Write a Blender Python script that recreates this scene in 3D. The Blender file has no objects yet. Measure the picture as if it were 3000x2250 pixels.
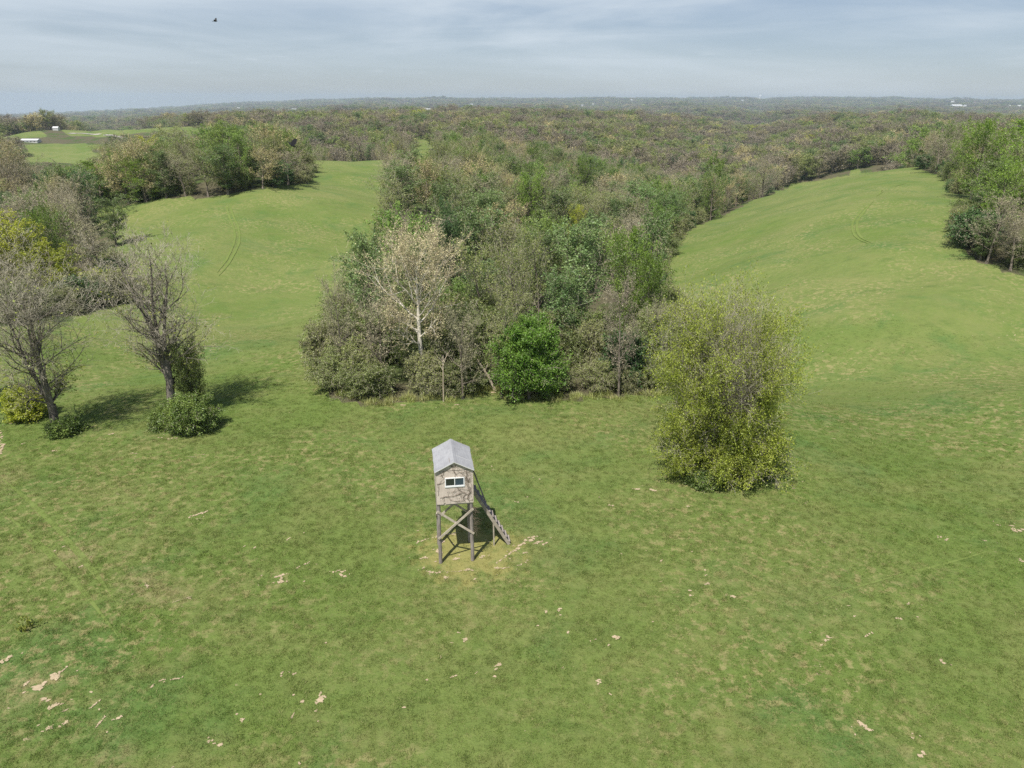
import bpy, math, random
import numpy as np
from mathutils import Vector, Matrix

scene = bpy.context.scene
C = scene.collection
rad = math.radians

# ------------------------------------------------------------------ camera
CAM_H = 21.3
PITCH = rad(21.9)
ROLL = rad(0.25)
F_PX = 2080.0                       # focal length in pixels of the 3000 px wide photograph
cam_data = bpy.data.cameras.new("camera")
cam_data.sensor_width = 36.0
cam_data.lens = 36.0 * F_PX / 3000.0
cam_data.clip_start = 0.5
cam_data.clip_end = 40000.0
cam = bpy.data.objects.new("camera", cam_data)
C.objects.link(cam)
cam.matrix_world = (Matrix.Translation((0, 0, CAM_H)) @ Matrix.Rotation(math.pi / 2 - PITCH, 4, 'X')
                    @ Matrix.Rotation(ROLL, 4, 'Z'))
scene.camera = cam

# ------------------------------------------------------------------ sky
SUN_EL, SUN_AZ = rad(61.0), rad(180 + 24)     # the sun stands high behind the camera, a little to the left
world = bpy.data.worlds.new("World")
scene.world = world
world.use_nodes = True
wn = world.node_tree
wn.nodes.clear()
def N(nt, typ, **kw):
    n = nt.nodes.new(typ)
    for k, v in kw.items():
        if hasattr(n, k): setattr(n, k, v)
    return n
wo = N(wn, 'ShaderNodeOutputWorld')
wb = N(wn, 'ShaderNodeBackground')
sky = N(wn, 'ShaderNodeTexSky')
sky.sky_type = 'NISHITA'
sky.sun_disc = False
sky.sun_elevation = SUN_EL
sky.sun_rotation = SUN_AZ
sky.altitude = 250
sky.air_density = 1.1
sky.dust_density = 0.35
sky.ozone_density = 1.2
SKY_K = 0.060
wb.inputs['Strength'].default_value = SKY_K
tc = N(wn, 'ShaderNodeTexCoord')
def sky_noise(scale, detail, rough, mscale, off=(0, 0, 0), dist=0.0):
    mp = N(wn, 'ShaderNodeMapping')
    mp.inputs['Scale'].default_value = mscale
    mp.inputs['Location'].default_value = off
    wn.links.new(tc.outputs['Generated'], mp.inputs['Vector'])
    nz = N(wn, 'ShaderNodeTexNoise')
    nz.inputs['Scale'].default_value = scale
    nz.inputs['Detail'].default_value = detail
    nz.inputs['Roughness'].default_value = rough
    nz.inputs['Distortion'].default_value = dist
    wn.links.new(mp.outputs['Vector'], nz.inputs['Vector'])
    return nz.outputs['Fac']
def wmath(op, a, b=None, c=None):
    m = N(wn, 'ShaderNodeMath'); m.operation = op
    for i, v in enumerate((a, b, c)):
        if v is None: continue
        if isinstance(v, (int, float)): m.inputs[i].default_value = v
        else: wn.links.new(v, m.inputs[i])
    return m.outputs[0]
def wrange(v, a, b, c, d, smooth=True):
    m = N(wn, 'ShaderNodeMapRange')
    m.interpolation_type = 'SMOOTHSTEP' if smooth else 'LINEAR'
    for i, x in zip((1, 2, 3, 4), (a, b, c, d)): m.inputs[i].default_value = x
    wn.links.new(v, m.inputs[0])
    return m.outputs[0]
sep = N(wn, 'ShaderNodeSeparateXYZ')
wn.links.new(tc.outputs['Generated'], sep.inputs[0])
# thin high cloud: long streaks, broad veils and a few small flat puffs near the horizon
veil = wrange(sky_noise(1.9, 6, 0.55, (1.0, 1.0, 6.5), (0.31, 0.2, 0.12), 0.5), 0.36, 0.66, 0.0, 1.0)
streak = wrange(sky_noise(4.0, 9, 0.60, (0.8, 1.0, 9.0), (1.7, 0.4, 0.3), 0.9), 0.38, 0.74, 0.0, 1.0)
cov = wmath('MULTIPLY_ADD', streak, 0.24, wmath('MULTIPLY', veil, 0.62))
puff = wrange(sky_noise(16, 5, 0.6, (1.0, 1.0, 7.0), (0.1, 2.2, 0.5)), 0.60, 0.72, 0.0, 1.0)
band = wmath('MULTIPLY', wrange(sep.outputs['Z'], 0.010, 0.03, 0, 1), wrange(sep.outputs['Z'], 0.045, 0.075, 1, 0))
puffb = wmath('MULTIPLY', wmath('MULTIPLY', puff, band), 0.18)
cov = wmath('ADD', wmath('MULTIPLY', cov, wrange(sep.outputs['Z'], 0.01, 0.12, 0.55, 1.0)), wmath('ADD', puffb, 0.16))
cov = wmath('MULTIPLY', cov, wrange(sep.outputs['Z'], 0.16, 0.75, 1.0, 0.22))
mix = N(wn, 'ShaderNodeMix', data_type='RGBA')
mix.clamp_factor = True
wn.links.new(cov, mix.inputs[0])
hsv = N(wn, 'ShaderNodeHueSaturation')
hsv.inputs['Saturation'].default_value = 0.66
hsv.inputs['Value'].default_value = 0.9
wn.links.new(sky.outputs[0], hsv.inputs['Color'])
tint = N(wn, 'ShaderNodeMix', data_type='RGBA', blend_type='MULTIPLY')
tint.inputs[0].default_value = 1.0
tint.inputs[7].default_value = (0.90, 1.03, 1.27, 1)
wn.links.new(hsv.outputs[0], tint.inputs[6])
wn.links.new(tint.outputs[2], mix.inputs[6])
mix.inputs[7].default_value = (9.2, 10.3, 11.3, 1)
wn.links.new(mix.outputs[2], wb.inputs['Color'])
wn.links.new(wb.outputs[0], wo.inputs['Surface'])

sun_d = bpy.data.lights.new("sun", 'SUN')
sun_d.energy = 4.9
sun_d.angle = rad(0.55)
sun_d.color = (1.0, 0.95, 0.87)
sun = bpy.data.objects.new("sun", sun_d)
C.objects.link(sun)
# direction towards the sun
sdir = Vector((math.sin(SUN_AZ) * math.cos(SUN_EL), math.cos(SUN_AZ) * math.cos(SUN_EL), math.sin(SUN_EL)))
sun.rotation_euler = (-sdir).to_track_quat('-Z', 'Y').to_euler()
sun.location = (0, -40, 90)

vs = scene.view_settings
scene.display_settings.display_device = 'sRGB'
vs.view_transform = 'Standard'
vs.look = 'None'
vs.exposure = 0.32
vs.gamma = 1.0
vs.use_curve_mapping = False
scene.render.engine = 'CYCLES'
cy = scene.cycles
cy.use_denoising = False
try: cy.denoising_prefilter = 'ACCURATE'
except Exception: pass
cy.max_bounces = 6
cy.diffuse_bounces = 3
cy.glossy_bounces = 2
cy.transmission_bounces = 4
cy.transparent_max_bounces = 8
cy.volume_bounces = 1
cy.sample_clamp_indirect = 2.0
cy.sample_clamp_direct = 6.0
cy.use_adaptive_sampling = True
cy.adaptive_threshold = 0.005

rng = np.random.default_rng(7)

# ------------------------------------------------------------------ helpers
def prop(o, label=None, cat=None, group=None, kind=None):
    if label: o['label'] = label
    if cat: o['category'] = cat
    if group: o['group'] = group
    if kind: o['kind'] = kind
    return o

def link(o, parent=None):
    C.objects.link(o)
    if parent is not None: o.parent = parent
    return o

def quads(name, V, Q, mats, mi=None, smooth=False, parent=None, linked=True):
    """numpy vertices (n,3) and quads (m,4) -> mesh object"""
    me = quad_mesh(name, V, Q, mats, mi, smooth)
    o = bpy.data.objects.new(name, me)
    if linked: link(o, parent)
    return o

def quad_mesh(name, V, Q, mats, mi=None, smooth=False):
    V = np.asarray(V, np.float32); Q = np.asarray(Q, np.int32)
    me = bpy.data.meshes.new(name)
    me.vertices.add(len(V)); me.vertices.foreach_set('co', V.ravel())
    me.loops.add(Q.size); me.loops.foreach_set('vertex_index', Q.ravel())
    me.polygons.add(len(Q))
    k = Q.shape[1]
    me.polygons.foreach_set('loop_start', np.arange(len(Q), dtype=np.int32) * k)
    me.polygons.foreach_set('loop_total', np.full(len(Q), k, np.int32))
    for m in (mats if isinstance(mats, (list, tuple)) else [mats]): me.materials.append(m)
    if mi is not None: me.polygons.foreach_set('material_index', np.asarray(mi, np.int32))
    if smooth: me.polygons.foreach_set('use_smooth', np.ones(len(Q), bool))
    me.update(calc_edges=True)
    me.validate()
    return me

class MB:
    """collects boxes, bars and tubes and links them as one mesh object"""
    def __init__(s): s.v = []; s.f = []
    def add(s, vs_, fs_):
        b = len(s.v); s.v += [tuple(v) for v in vs_]; s.f += [tuple(i + b for i in f) for f in fs_]
    def box(s, c, d, rz=0.0, M=None):
        x, y, z = d[0] / 2, d[1] / 2, d[2] / 2
        pts = [Vector((sx * x, sy * y, sz * z)) for sx in (-1, 1) for sy in (-1, 1) for sz in (-1, 1)]
        R = M if M is not None else Matrix.Rotation(rz, 3, 'Z')
        s.add([R @ p + Vector(c) for p in pts],
              [(0, 1, 3, 2), (4, 6, 7, 5), (0, 4, 5, 1), (2, 3, 7, 6), (0, 2, 6, 4), (1, 5, 7, 3)])
    def bar(s, a, b, w, t, up=(0, 0, 1)):
        """rectangular bar from a to b, width w along side, thickness t along up-ish"""
        a = Vector(a); b = Vector(b); d = (b - a).normalized()
        sd = d.cross(Vector(up)).normalized(); u = sd.cross(d).normalized()
        P = [p + sd * (w / 2 * i) + u * (t / 2 * j) for p in (a, b) for i, j in ((-1, -1), (1, -1), (1, 1), (-1, 1))]
        s.add(P, [(0, 3, 2, 1), (4, 5, 6, 7), (0, 1, 5, 4), (1, 2, 6, 5), (2, 3, 7, 6), (3, 0, 4, 7)])
    def tube(s, pts, rs, n=8, cap=True):
        pts = [Vector(p) for p in pts]
        if isinstance(rs, (int, float)): rs = [rs] * len(pts)
        rings = []
        ref = None
        for i, p in enumerate(pts):
            d = (pts[min(i + 1, len(pts) - 1)] - pts[max(i - 1, 0)]).normalized()
            if ref is None: ref = d.orthogonal().normalized()
            sd = (ref - d * ref.dot(d)).normalized(); u = d.cross(sd); ref = sd
            rings.append([p + (sd * math.cos(2 * math.pi * k / n) + u * math.sin(2 * math.pi * k / n)) * rs[i] for k in range(n)])
        V = [q for r in rings for q in r]
        Fs = []
        for i in range(len(pts) - 1):
            for k in range(n):
                Fs.append((i * n + k, i * n + (k + 1) % n, (i + 1) * n + (k + 1) % n, (i + 1) * n + k))
        if cap:
            Fs.append(tuple(range(n))[::-1]); Fs.append(tuple((len(pts) - 1) * n + k for k in range(n)))
        s.add(V, Fs)
    def build(s, name, mat, parent=None, bevel=0.0, linked=True):
        me = bpy.data.meshes.new(name)
        me.from_pydata(s.v, [], s.f); me.update()
        for m in (mat if isinstance(mat, (list, tuple)) else [mat]): me.materials.append(m)
        o = bpy.data.objects.new(name, me)
        if linked: link(o, parent)
        if bevel:
            b = o.modifiers.new('bevel', 'BEVEL'); b.width = bevel; b.segments = 1
        return o

def empty(name, loc, rz=0.0, sc=1.0):
    o = bpy.data.objects.new(name, None)
    o.empty_display_size = 0.3
    C.objects.link(o)
    o.location = loc; o.rotation_euler = (0, 0, rz)
    o.scale = (sc,) * 3 if isinstance(sc, (int, float)) else sc
    return o

# ------------------------------------------------------------------ terrain heights
def sst(a, b, x):
    t = np.clip((x - a) / (b - a), 0, 1); return t * t * (3 - 2 * t)

_wr = np.random.default_rng(11)
def wave_set(n, l0, l1):
    lam = np.exp(_wr.uniform(math.log(l0), math.log(l1), n)); a = _wr.uniform(0, 2 * math.pi, n)
    return np.stack([np.cos(a) / lam, np.sin(a) / lam, _wr.uniform(0, 1, n), lam], 1)
W_NEAR = wave_set(10, 14, 60)
W_MID = wave_set(8, 90, 260)
W_FAR = wave_set(14, 420, 1500)
W_XF = wave_set(12, 1800, 6000)
W_ROLL = wave_set(7, 45, 95)
def waves(W, x, y):
    s = 0
    for kx, ky, ph, lam in W: s = s + np.sin(2 * math.pi * (kx * x + ky * y + ph)) 
    return s / math.sqrt(len(W) / 2)

def H(x, y):
    x = np.asarray(x, float); y = np.asarray(y, float)
    r = np.hypot(x, y)
    h = 0.20 * waves(W_NEAR, x, y) * sst(34, 80, r) + 0.75 * waves(W_ROLL, x, y) * sst(50, 120, r)
    # the hollow that the middle wood grows in
    xc = np.where(y > 75, 0.33 * (y - 75), 0) + 1
    w = 16 + 0.23 * np.clip(y - 60, 0, 300)
    D = 7.0 * sst(48, 105, y) + 12 * sst(105, 330, y)
    h = h - D * np.exp(-((x - xc) / w) ** 2) * sst(44, 60, y)
    # gully on the left with the bright trees in it
    h = h - 7 * np.exp(-(((x + 100) / 34) ** 2 + ((y - 112) / 34) ** 2))
    # rounded right hand hill and the dip in front of it
    h = h + 5.4 * np.exp(-(((x - 72) / 34) ** 2 + ((y - 130) / 55) ** 2))
    h = h - 3.4 * np.exp(-(((x - 27) / 10) ** 2 + ((y - 72) / 26) ** 2))
    h = h - 3.2 * np.exp(-(((x - 48) / 24) ** 2 + ((y - 64) / 9) ** 2))
    h = h + 3.6 * np.exp(-(((x - 118) / 42) ** 2 + ((y - 222) / 55) ** 2))
    # long slope of the left hand field towards the hollow
    h = h - 4.6 * np.exp(-(((x + 33) / 13) ** 2 + ((y - 92) / 32) ** 2))
    h = h + 4.2 * np.exp(-(((x + 60) / 26) ** 2 + ((y - 170) / 45) ** 2))
    # ground falls away past the ridges
    fall = 13 * sst(265, 480, r) + 34 * sst(1050, 2000, r)
    side = 9 * sst(10, 90, (-x * 0.62 + y * 0.5) - 150) * sst(-20, -120, x) + 6 * sst(120, 175, x) * sst(60, 110, y) * (1 - sst(150, 220, y))
    h = h - fall - side * (1 - sst(430, 700, r))
    h = h + 2.2 * waves(W_MID, x, y) * sst(240, 420, r)
    h = h + (3.5 * sst(400, 700, r) + 5.5 * sst(1100, 2000, r)) * waves(W_FAR, x, y)
    # lower country on the far left, distant ridge on the right
    th = np.arctan2(x, np.maximum(y, 1e-3) )
    left = sst(-0.12, -0.62, th)
    h = h - left * 0.0155 * np.clip(r - 480, 0, 20000)
    h = h + sst(5200, 9500, r) * (40 * (1 - left) + 22 * np.exp(-((th - 0.36) / 0.2) ** 2) + 7 * waves(W_XF, x, y) - 12 * np.exp(-((th - 0.62) / 0.1) ** 2))
    return h

Rcam = np.array(cam.matrix_world.to_3x3())
def ray(u, v):
    d = np.array([(u - 1500) / F_PX, -(v - 1125) / F_PX, -1.0]); d = Rcam @ d
    return d / np.linalg.norm(d)
def at(u, v, dz=0.0):
    """the place on the ground seen at this point of the photograph"""
    d = ray(u, v)
    t = 15.0; prev = t
    while t < 14000:
        p = np.array([0, 0, CAM_H]) + d * t
        if p[2] < float(H(p[0], p[1])) + dz:
            a, b = prev, t
            for _ in range(24):
                m = (a + b) / 2; q = np.array([0, 0, CAM_H]) + d * m
                if q[2] < float(H(q[0], q[1])) + dz: b = m
                else: a = m
            q = np.array([0, 0, CAM_H]) + d * b
            return np.array([q[0], q[1], float(H(q[0], q[1]))])
        prev = t; t *= 1.012
    return np.array([0, 0, CAM_H]) + d * 14000
def project(P):
    q = (np.asarray(P, float) - np.array([0, 0, CAM_H])) @ Rcam
    return 1500 - F_PX * q[..., 0] / q[..., 2], 1125 + F_PX * q[..., 1] / q[..., 2], -q[..., 2]

def inside(px, py, poly):
    poly = np.asarray(poly); n = len(poly); c = np.zeros(np.shape(px), bool)
    j = n - 1
    for i in range(n):
        xi, yi = poly[i]; xj, yj = poly[j]
        if yi != yj:
            cond = ((yi > py) != (yj > py)) & (px < (xj - xi) * (py - yi) / (yj - yi) + xi)
            c ^= cond
        j = i
    return c

FIELD_PX = [(-420, 985), (0, 960), (190, 945), (330, 900), (372, 830), (365, 760), (330, 690), (262, 625), (225, 606),
            (400, 598), (600, 578), (750, 560), (880, 540), (912, 512), (902, 474), (1000, 472), (1190, 476), (1222, 500),
            (1188, 545), (1135, 625), (1105, 705), (1085, 800), (1030, 930), (975, 1050), (950, 1120), (965, 1160), (1010, 1182), (1150, 1186),
            (1380, 1170), (1420, 1140), (1450, 1142), (1475, 1170), (1700, 1170), (1930, 1160), (1985, 1090), (1965, 980), (1930, 880),
            (1942, 800), (1965, 735), (2000, 688), (2090, 640), (2200, 588), (2300, 548), (2400, 520), (2500, 500), (2610, 488),
            (2700, 498), (2760, 518), (2840, 575), (2860, 620), (2800, 650), (2800, 700), (2840, 745), (2890, 782), (3000, 800), (3300, 812)]
FIELD = [tuple(at(u, v)[:2]) for u, v in FIELD_PX] + [(120, 60), (160, -40), (60, -120), (-60, -120), (-140, -30), (-90, 62)]
CLEAR_PX = [  # far clearings
    [(1205, 470), (1216, 440), (1200, 424), (1212, 411), (1262, 409), (1300, 412), (1262, 440), (1240, 478)],
    [(20, 470), (120, 450), (230, 439), (320, 446), (322, 462), (250, 478), (60, 482)],
    [(180, 384), (300, 374), (560, 371), (630, 382), (560, 396), (360, 398), (200, 398)],
    [(-60, 392), (140, 385), (180, 392), (60, 402), (-60, 404)],
    [(60, 424), (300, 420), (300, 432), (60, 436)],
]
CLEAR = [[tuple(at(u, v)[:2]) for u, v in poly] for poly in CLEAR_PX]
def is_open(x, y):
    """1 where the ground is open grass"""
    x = np.asarray(x, float); y = np.asarray(y, float)
    m = inside(x, y, FIELD)
    for c in CLEAR: m |= inside(x, y, c)
    r = np.hypot(x, y)
    far = (waves(W_FARM, x, y) > 1.0) & (r > 2300)
    behind = (y < -60) & (waves(W_FARM, x * 3, y * 3) > 0.2)
    return m | far | behind
W_FARM = wave_set(10, 260, 900)

# ------------------------------------------------------------------ materials
def mat(name):
    m = bpy.data.materials.new(name); m.use_nodes = True
    nt = m.node_tree; nt.nodes.clear()
    out = N(nt, 'ShaderNodeOutputMaterial')
    return m, nt, out
def noise(nt, vec, scale, detail=4, rough=0.55, dist=0.0):
    n = N(nt, 'ShaderNodeTexNoise')
    n.inputs['Scale'].default_value = scale; n.inputs['Detail'].default_value = detail
    n.inputs['Roughness'].default_value = rough; n.inputs['Distortion'].default_value = dist
    if vec is not None: nt.links.new(vec, n.inputs['Vector'])
    return n.outputs['Fac']
def mrange(nt, v, a, b, c=0.0, d=1.0, smooth=True):
    m = N(nt, 'ShaderNodeMapRange'); m.interpolation_type = 'SMOOTHSTEP' if smooth else 'LINEAR'
    for i, x in zip((1, 2, 3, 4), (a, b, c, d)): m.inputs[i].default_value = x
    nt.links.new(v, m.inputs[0]); return m.outputs[0]
def mixc(nt, f, a, b, mode='MIX'):
    m = N(nt, 'ShaderNodeMix'); m.data_type = 'RGBA'; m.blend_type = mode
    for i, v in ((0, f), (6, a), (7, b)):
        if isinstance(v, (int, float)): m.inputs[i].default_value = v
        elif isinstance(v, tuple): m.inputs[i].default_value = (*v, 1)
        else: nt.links.new(v, m.inputs[i])
    return m.outputs[2]
def mth(nt, op, a, b=None):
    m = N(nt, 'ShaderNodeMath'); m.operation = op
    for i, v in enumerate((a, b)):
        if v is None: continue
        if isinstance(v, (int, float)): m.inputs[i].default_value = v
        else: nt.links.new(v, m.inputs[i])
    return m.outputs[0]
def mapping(nt, vec, sc=(1, 1, 1), loc=(0, 0, 0), rot=(0, 0, 0)):
    m = N(nt, 'ShaderNodeMapping')
    m.inputs['Scale'].default_value = sc; m.inputs['Location'].default_value = loc; m.inputs['Rotation'].default_value = rot
    nt.links.new(vec, m.inputs['Vector']); return m.outputs[0]

WORN = [tuple(at(u, v)[:2]) + (r_,) for u, v, r_ in ((200, 1640, 1.8), (235, 1615, 1.4), (400, 1700, 1.5), (450, 1725, 1.6), (500, 1750, 1.2), (0, 1400, 2.2), (330, 2230, 1.2), (90, 2010, 1.6))]
def grass_colour(nt, bright=1.0):
    """colour of the pasture as a function of the place in the world, shared by the soil sheet and the tufts"""
    g = N(nt, 'ShaderNodeNewGeometry')
    P = g.outputs['Position']
    P = mapping(nt, P, (1, 1, 0.2))
    c = lambda r, g_, b: (r * bright, g_ * bright, b * bright)
    big = mrange(nt, noise(nt, P, 0.035, 3, 0.55, 0.6), 0.36, 0.64)
    base = mixc(nt, big, c(0.125, 0.194, 0.039), c(0.173, 0.224, 0.062))
    lush = mrange(nt, noise(nt, mapping(nt, P, (1, 1, 1), (31, 7, 0)), 0.11, 5, 0.6, 0.8), 0.50, 0.68)
    base = mixc(nt, mth(nt, 'MULTIPLY', lush, 0.8), base, c(0.082, 0.172, 0.045))
    olive = mrange(nt, noise(nt, mapping(nt, P, (1, 1, 1), (3, 77, 0)), 0.33, 5, 0.65), 0.50, 0.70)
    base = mixc(nt, mth(nt, 'MULTIPLY', olive, 0.55), base, c(0.159, 0.185, 0.058))
    clump = mrange(nt, noise(nt, mapping(nt, P, (1, 1, 1), (9, 1, 0)), 1.5, 5, 0.65), 0.34, 0.66)
    base = mixc(nt, mth(nt, 'MULTIPLY', clump, 0.28), base, c(0.091, 0.144, 0.033))
    fine = mrange(nt, noise(nt, P, 6.5, 4, 0.7), 0.30, 0.70)
    base = mixc(nt, mth(nt, 'MULTIPLY', fine, 0.35), base, c(0.208, 0.255, 0.074))
    # yellowing and dead grass, in loose spots
    spot = mth(nt, 'MULTIPLY', mrange(nt, noise(nt, mapping(nt, P, (1, 1, 1), (5, 5, 0)), 0.085, 3, 0.5), 0.40, 0.60),
               mrange(nt, noise(nt, mapping(nt, P, (1, 1, 1), (50, 5, 0)), 1.9, 6, 0.72), 0.50, 0.60))
    base = mixc(nt, mth(nt, 'MULTIPLY', spot, 0.75), base, c(0.348, 0.304, 0.144))
    midn = mrange(nt, noise(nt, mapping(nt, P, (1.0, 1.5, 1), (12, 44, 0), (0, 0, 0.5)), 0.16, 9, 0.78, 0.3), 0.46, 0.66)
    base = mixc(nt, mth(nt, 'MULTIPLY', midn, 0.5), base, c(0.208, 0.224, 0.078))
    midd = mrange(nt, noise(nt, mapping(nt, P, (1.0, 1.7, 1), (99, 4, 0), (0, 0, -0.3)), 0.30, 8, 0.75, 0.3), 0.50, 0.68)
    base = mixc(nt, mth(nt, 'MULTIPLY', midd, 0.42), base, c(0.077, 0.140, 0.030))
    wide = mrange(nt, noise(nt, mapping(nt, P, (1.0, 1.4, 1), (7, 33, 0), (0, 0, 0.9)), 0.045, 9, 0.8, 0.4), 0.48, 0.64)
    base = mixc(nt, mth(nt, 'MULTIPLY', wide, 0.42), base, c(0.239, 0.249, 0.091))
    for (wx_, wy_, wr_) in WORN:
        vq = N(nt, 'ShaderNodeVectorMath'); vq.operation = 'DISTANCE'; nt.links.new(P, vq.inputs[0]); vq.inputs[1].default_value = (wx_, wy_, 0)
        e_ = mth(nt, 'MULTIPLY', mrange(nt, vq.outputs['Value'], wr_ * 0.2, wr_, 1, 0), mrange(nt, noise(nt, P, 2.2, 7, 0.75), 0.38, 0.62))
        base = mixc(nt, mth(nt, 'MULTIPLY', e_, 0.75), base, c(0.290, 0.255, 0.124))
    vm = N(nt, 'ShaderNodeVectorMath'); vm.operation = 'DISTANCE'; nt.links.new(P, vm.inputs[0]); vm.inputs[1].default_value = (-2.2, 30.3, 0)
    near = mth(nt, 'ADD', mrange(nt, vm.outputs['Value'], 0.6, 4.6, 1, 0), mth(nt, 'MULTIPLY', mth(nt, 'SUBTRACT', noise(nt, P, 1.1, 7, 0.72), 0.5), 3.2))
    base = mixc(nt, mth(nt, 'MULTIPLY', mrange(nt, near, 0.25, 1.0), mrange(nt, vm.outputs['Value'], 3.0, 6.0, 1, 0)), base, c(0.290, 0.275, 0.095))
    return base, P, g

def make_ground():
    m, nt, out = mat("pasture_ground")
    base, P, g = grass_colour(nt, 0.88)
    # small bare specks of pale clay
    sp = mth(nt, 'MULTIPLY', mrange(nt, noise(nt, mapping(nt, P, (1, 1, 1), (8, 3, 0)), 0.16, 3, 0.5), 0.52, 0.62),
             mrange(nt, noise(nt, mapping(nt, P, (1, 1.3, 1), (2, 60, 0)), 2.6, 4, 0.62, 0.4), 0.665, 0.70))
    base = mixc(nt, mth(nt, 'MULTIPLY', sp, 0.85), base, (0.46, 0.36, 0.24))
    at_ = N(nt, 'ShaderNodeAttribute'); at_.attribute_name = 'wood'
    litter = mixc(nt, noise(nt, P, 0.4, 5, 0.6), (0.080, 0.080, 0.042), (0.135, 0.115, 0.072))
    litter = mixc(nt, mrange(nt, noise(nt, P, 0.07, 4, 0.6), 0.45, 0.6), litter, (0.07, 0.10, 0.03))
    wv = mth(nt, 'ADD', at_.outputs['Fac'], mth(nt, 'MULTIPLY', mth(nt, 'SUBTRACT', noise(nt, P, 0.6, 4, 0.6), 0.5), 0.8))
    col = mixc(nt, mrange(nt, wv, 0.40, 0.62), base, litter)
    bs = N(nt, 'ShaderNodeBsdfPrincipled')
    bs.inputs['Roughness'].default_value = 0.95
    bs.inputs['Specular IOR Level'].default_value = 0.15
    nt.links.new(col, bs.inputs['Base Color'])
    h1 = noise(nt, P, 3.5, 6, 0.7); h2 = noise(nt, P, 0.7, 3, 0.5)
    hh = mth(nt, 'ADD', mth(nt, 'MULTIPLY', h1, 0.16), mth(nt, 'MULTIPLY', h2, 0.30))
    bp = N(nt, 'ShaderNodeBump'); bp.inputs['Strength'].default_value = 0.75; bp.inputs['Distance'].default_value = 1.0
    nt.links.new(hh, bp.inputs['Height']); nt.links.new(bp.outputs[0], bs.inputs['Normal'])
    nt.links.new(bs.outputs[0], out.inputs['Surface'])
    return m
M_GROUND = make_ground()

def make_grass():
    m, nt, out = mat("grass_blades")
    base, P, g = grass_colour(nt, 1.14)
    oi = N(nt, 'ShaderNodeObjectInfo')
    base = mixc(nt, mrange(nt, oi.outputs['Random'], 0, 1, 0, 0.22, False), base, (0.20, 0.25, 0.085))
    gi = N(nt, 'ShaderNodeNewGeometry')
    rnd = gi.outputs['Random Per Island']
    rnd = mth(nt, 'FRACT', mth(nt, 'ADD', rnd, oi.outputs['Random']))
    base = mixc(nt, mrange(nt, rnd, 0.90, 0.94, 0, 0.75), base, (0.34, 0.30, 0.155))
    hq = N(nt, 'ShaderNodeHueSaturation'); nt.links.new(mrange(nt, oi.outputs['Random'], 0, 1, 0.70, 1.32, False), hq.inputs['Value']); nt.links.new(base, hq.inputs['Color']); base = hq.outputs[0]
    hv = N(nt, 'ShaderNodeHueSaturation'); nt.links.new(mrange(nt, rnd, 0, 0.9, 0.8, 1.2, False), hv.inputs['Value']); nt.links.new(base, hv.inputs['Color']); base = hv.outputs[0]
    d = N(nt, 'ShaderNodeBsdfDiffuse'); t = N(nt, 'ShaderNodeBsdfTranslucent'); mx = N(nt, 'ShaderNodeMixShader')
    mx.inputs[0].default_value = 0.35
    nt.links.new(base, d.inputs['Color'])
    nt.links.new(mixc(nt, 0.4, base, (0.24, 0.32, 0.05)), t.inputs['Color'])
    nt.links.new(d.outputs[0], mx.inputs[1]); nt.links.new(t.outputs[0], mx.inputs[2])
    nt.links.new(mx.outputs[0], out.inputs['Surface'])
    return m
M_GRASS = make_grass()

def leaf_mat(name, ca, cb, cc=None, trans=0.35, scale=0.55):
    """leaves: two tones in clumps, a third tone that varies from tree to tree"""
    lift = lambda c: tuple(min(0.6, v * 1.42) for v in c)
    ca, cb = lift(ca), lift(cb); cc = lift(cc) if cc else None
    m, nt, out = mat(name)
    t_ = N(nt, 'ShaderNodeTexCoord')
    oi = N(nt, 'ShaderNodeObjectInfo')
    n1 = mrange(nt, noise(nt, t_.outputs['Object'], scale, 4, 0.6), 0.35, 0.65)
    col = mixc(nt, n1, ca, cb)
    if cc: col = mixc(nt, mrange(nt, oi.outputs['Random'], 0.2, 1.0, 0.0, 0.7, False), col, cc)
    gi = N(nt, 'ShaderNodeNewGeometry')
    v = mrange(nt, gi.outputs['Random Per Island'], 0, 1, 0.72, 1.28, False)
    v = mth(nt, 'MULTIPLY', v, mrange(nt, mth(nt, 'FRACT', mth(nt, 'MULTIPLY', oi.outputs['Random'], 7.31)), 0, 1, 0.75, 1.25, False))
    hv = N(nt, 'ShaderNodeHueSaturation'); nt.links.new(v, hv.inputs['Value']); nt.links.new(col, hv.inputs['Color'])
    col = hv.outputs[0]
    d = N(nt, 'ShaderNodeBsdfDiffuse'); t = N(nt, 'ShaderNodeBsdfTranslucent'); mx = N(nt, 'ShaderNodeMixShader')
    mx.inputs[0].default_value = trans
    nt.links.new(col, d.inputs['Color'])
    nt.links.new(mixc(nt, 0.35, col, (0.30, 0.36, 0.05)) if trans > 0.2 else col, t.inputs['Color'])
    nt.links.new(d.outputs[0], mx.inputs[1]); nt.links.new(t.outputs[0], mx.inputs[2])
    gl = N(nt, 'ShaderNodeBsdfGlossy'); gl.inputs['Roughness'].default_value = 0.45; gl.inputs['Color'].default_value = (0.6, 0.65, 0.6, 1)
    m2 = N(nt, 'ShaderNodeMixShader'); m2.inputs[0].default_value = 0.035
    nt.links.new(mx.outputs[0], m2.inputs[1]); nt.links.new(gl.outputs[0], m2.inputs[2])
    nt.links.new(m2.outputs[0], out.inputs['Surface'])
    return m
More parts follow.
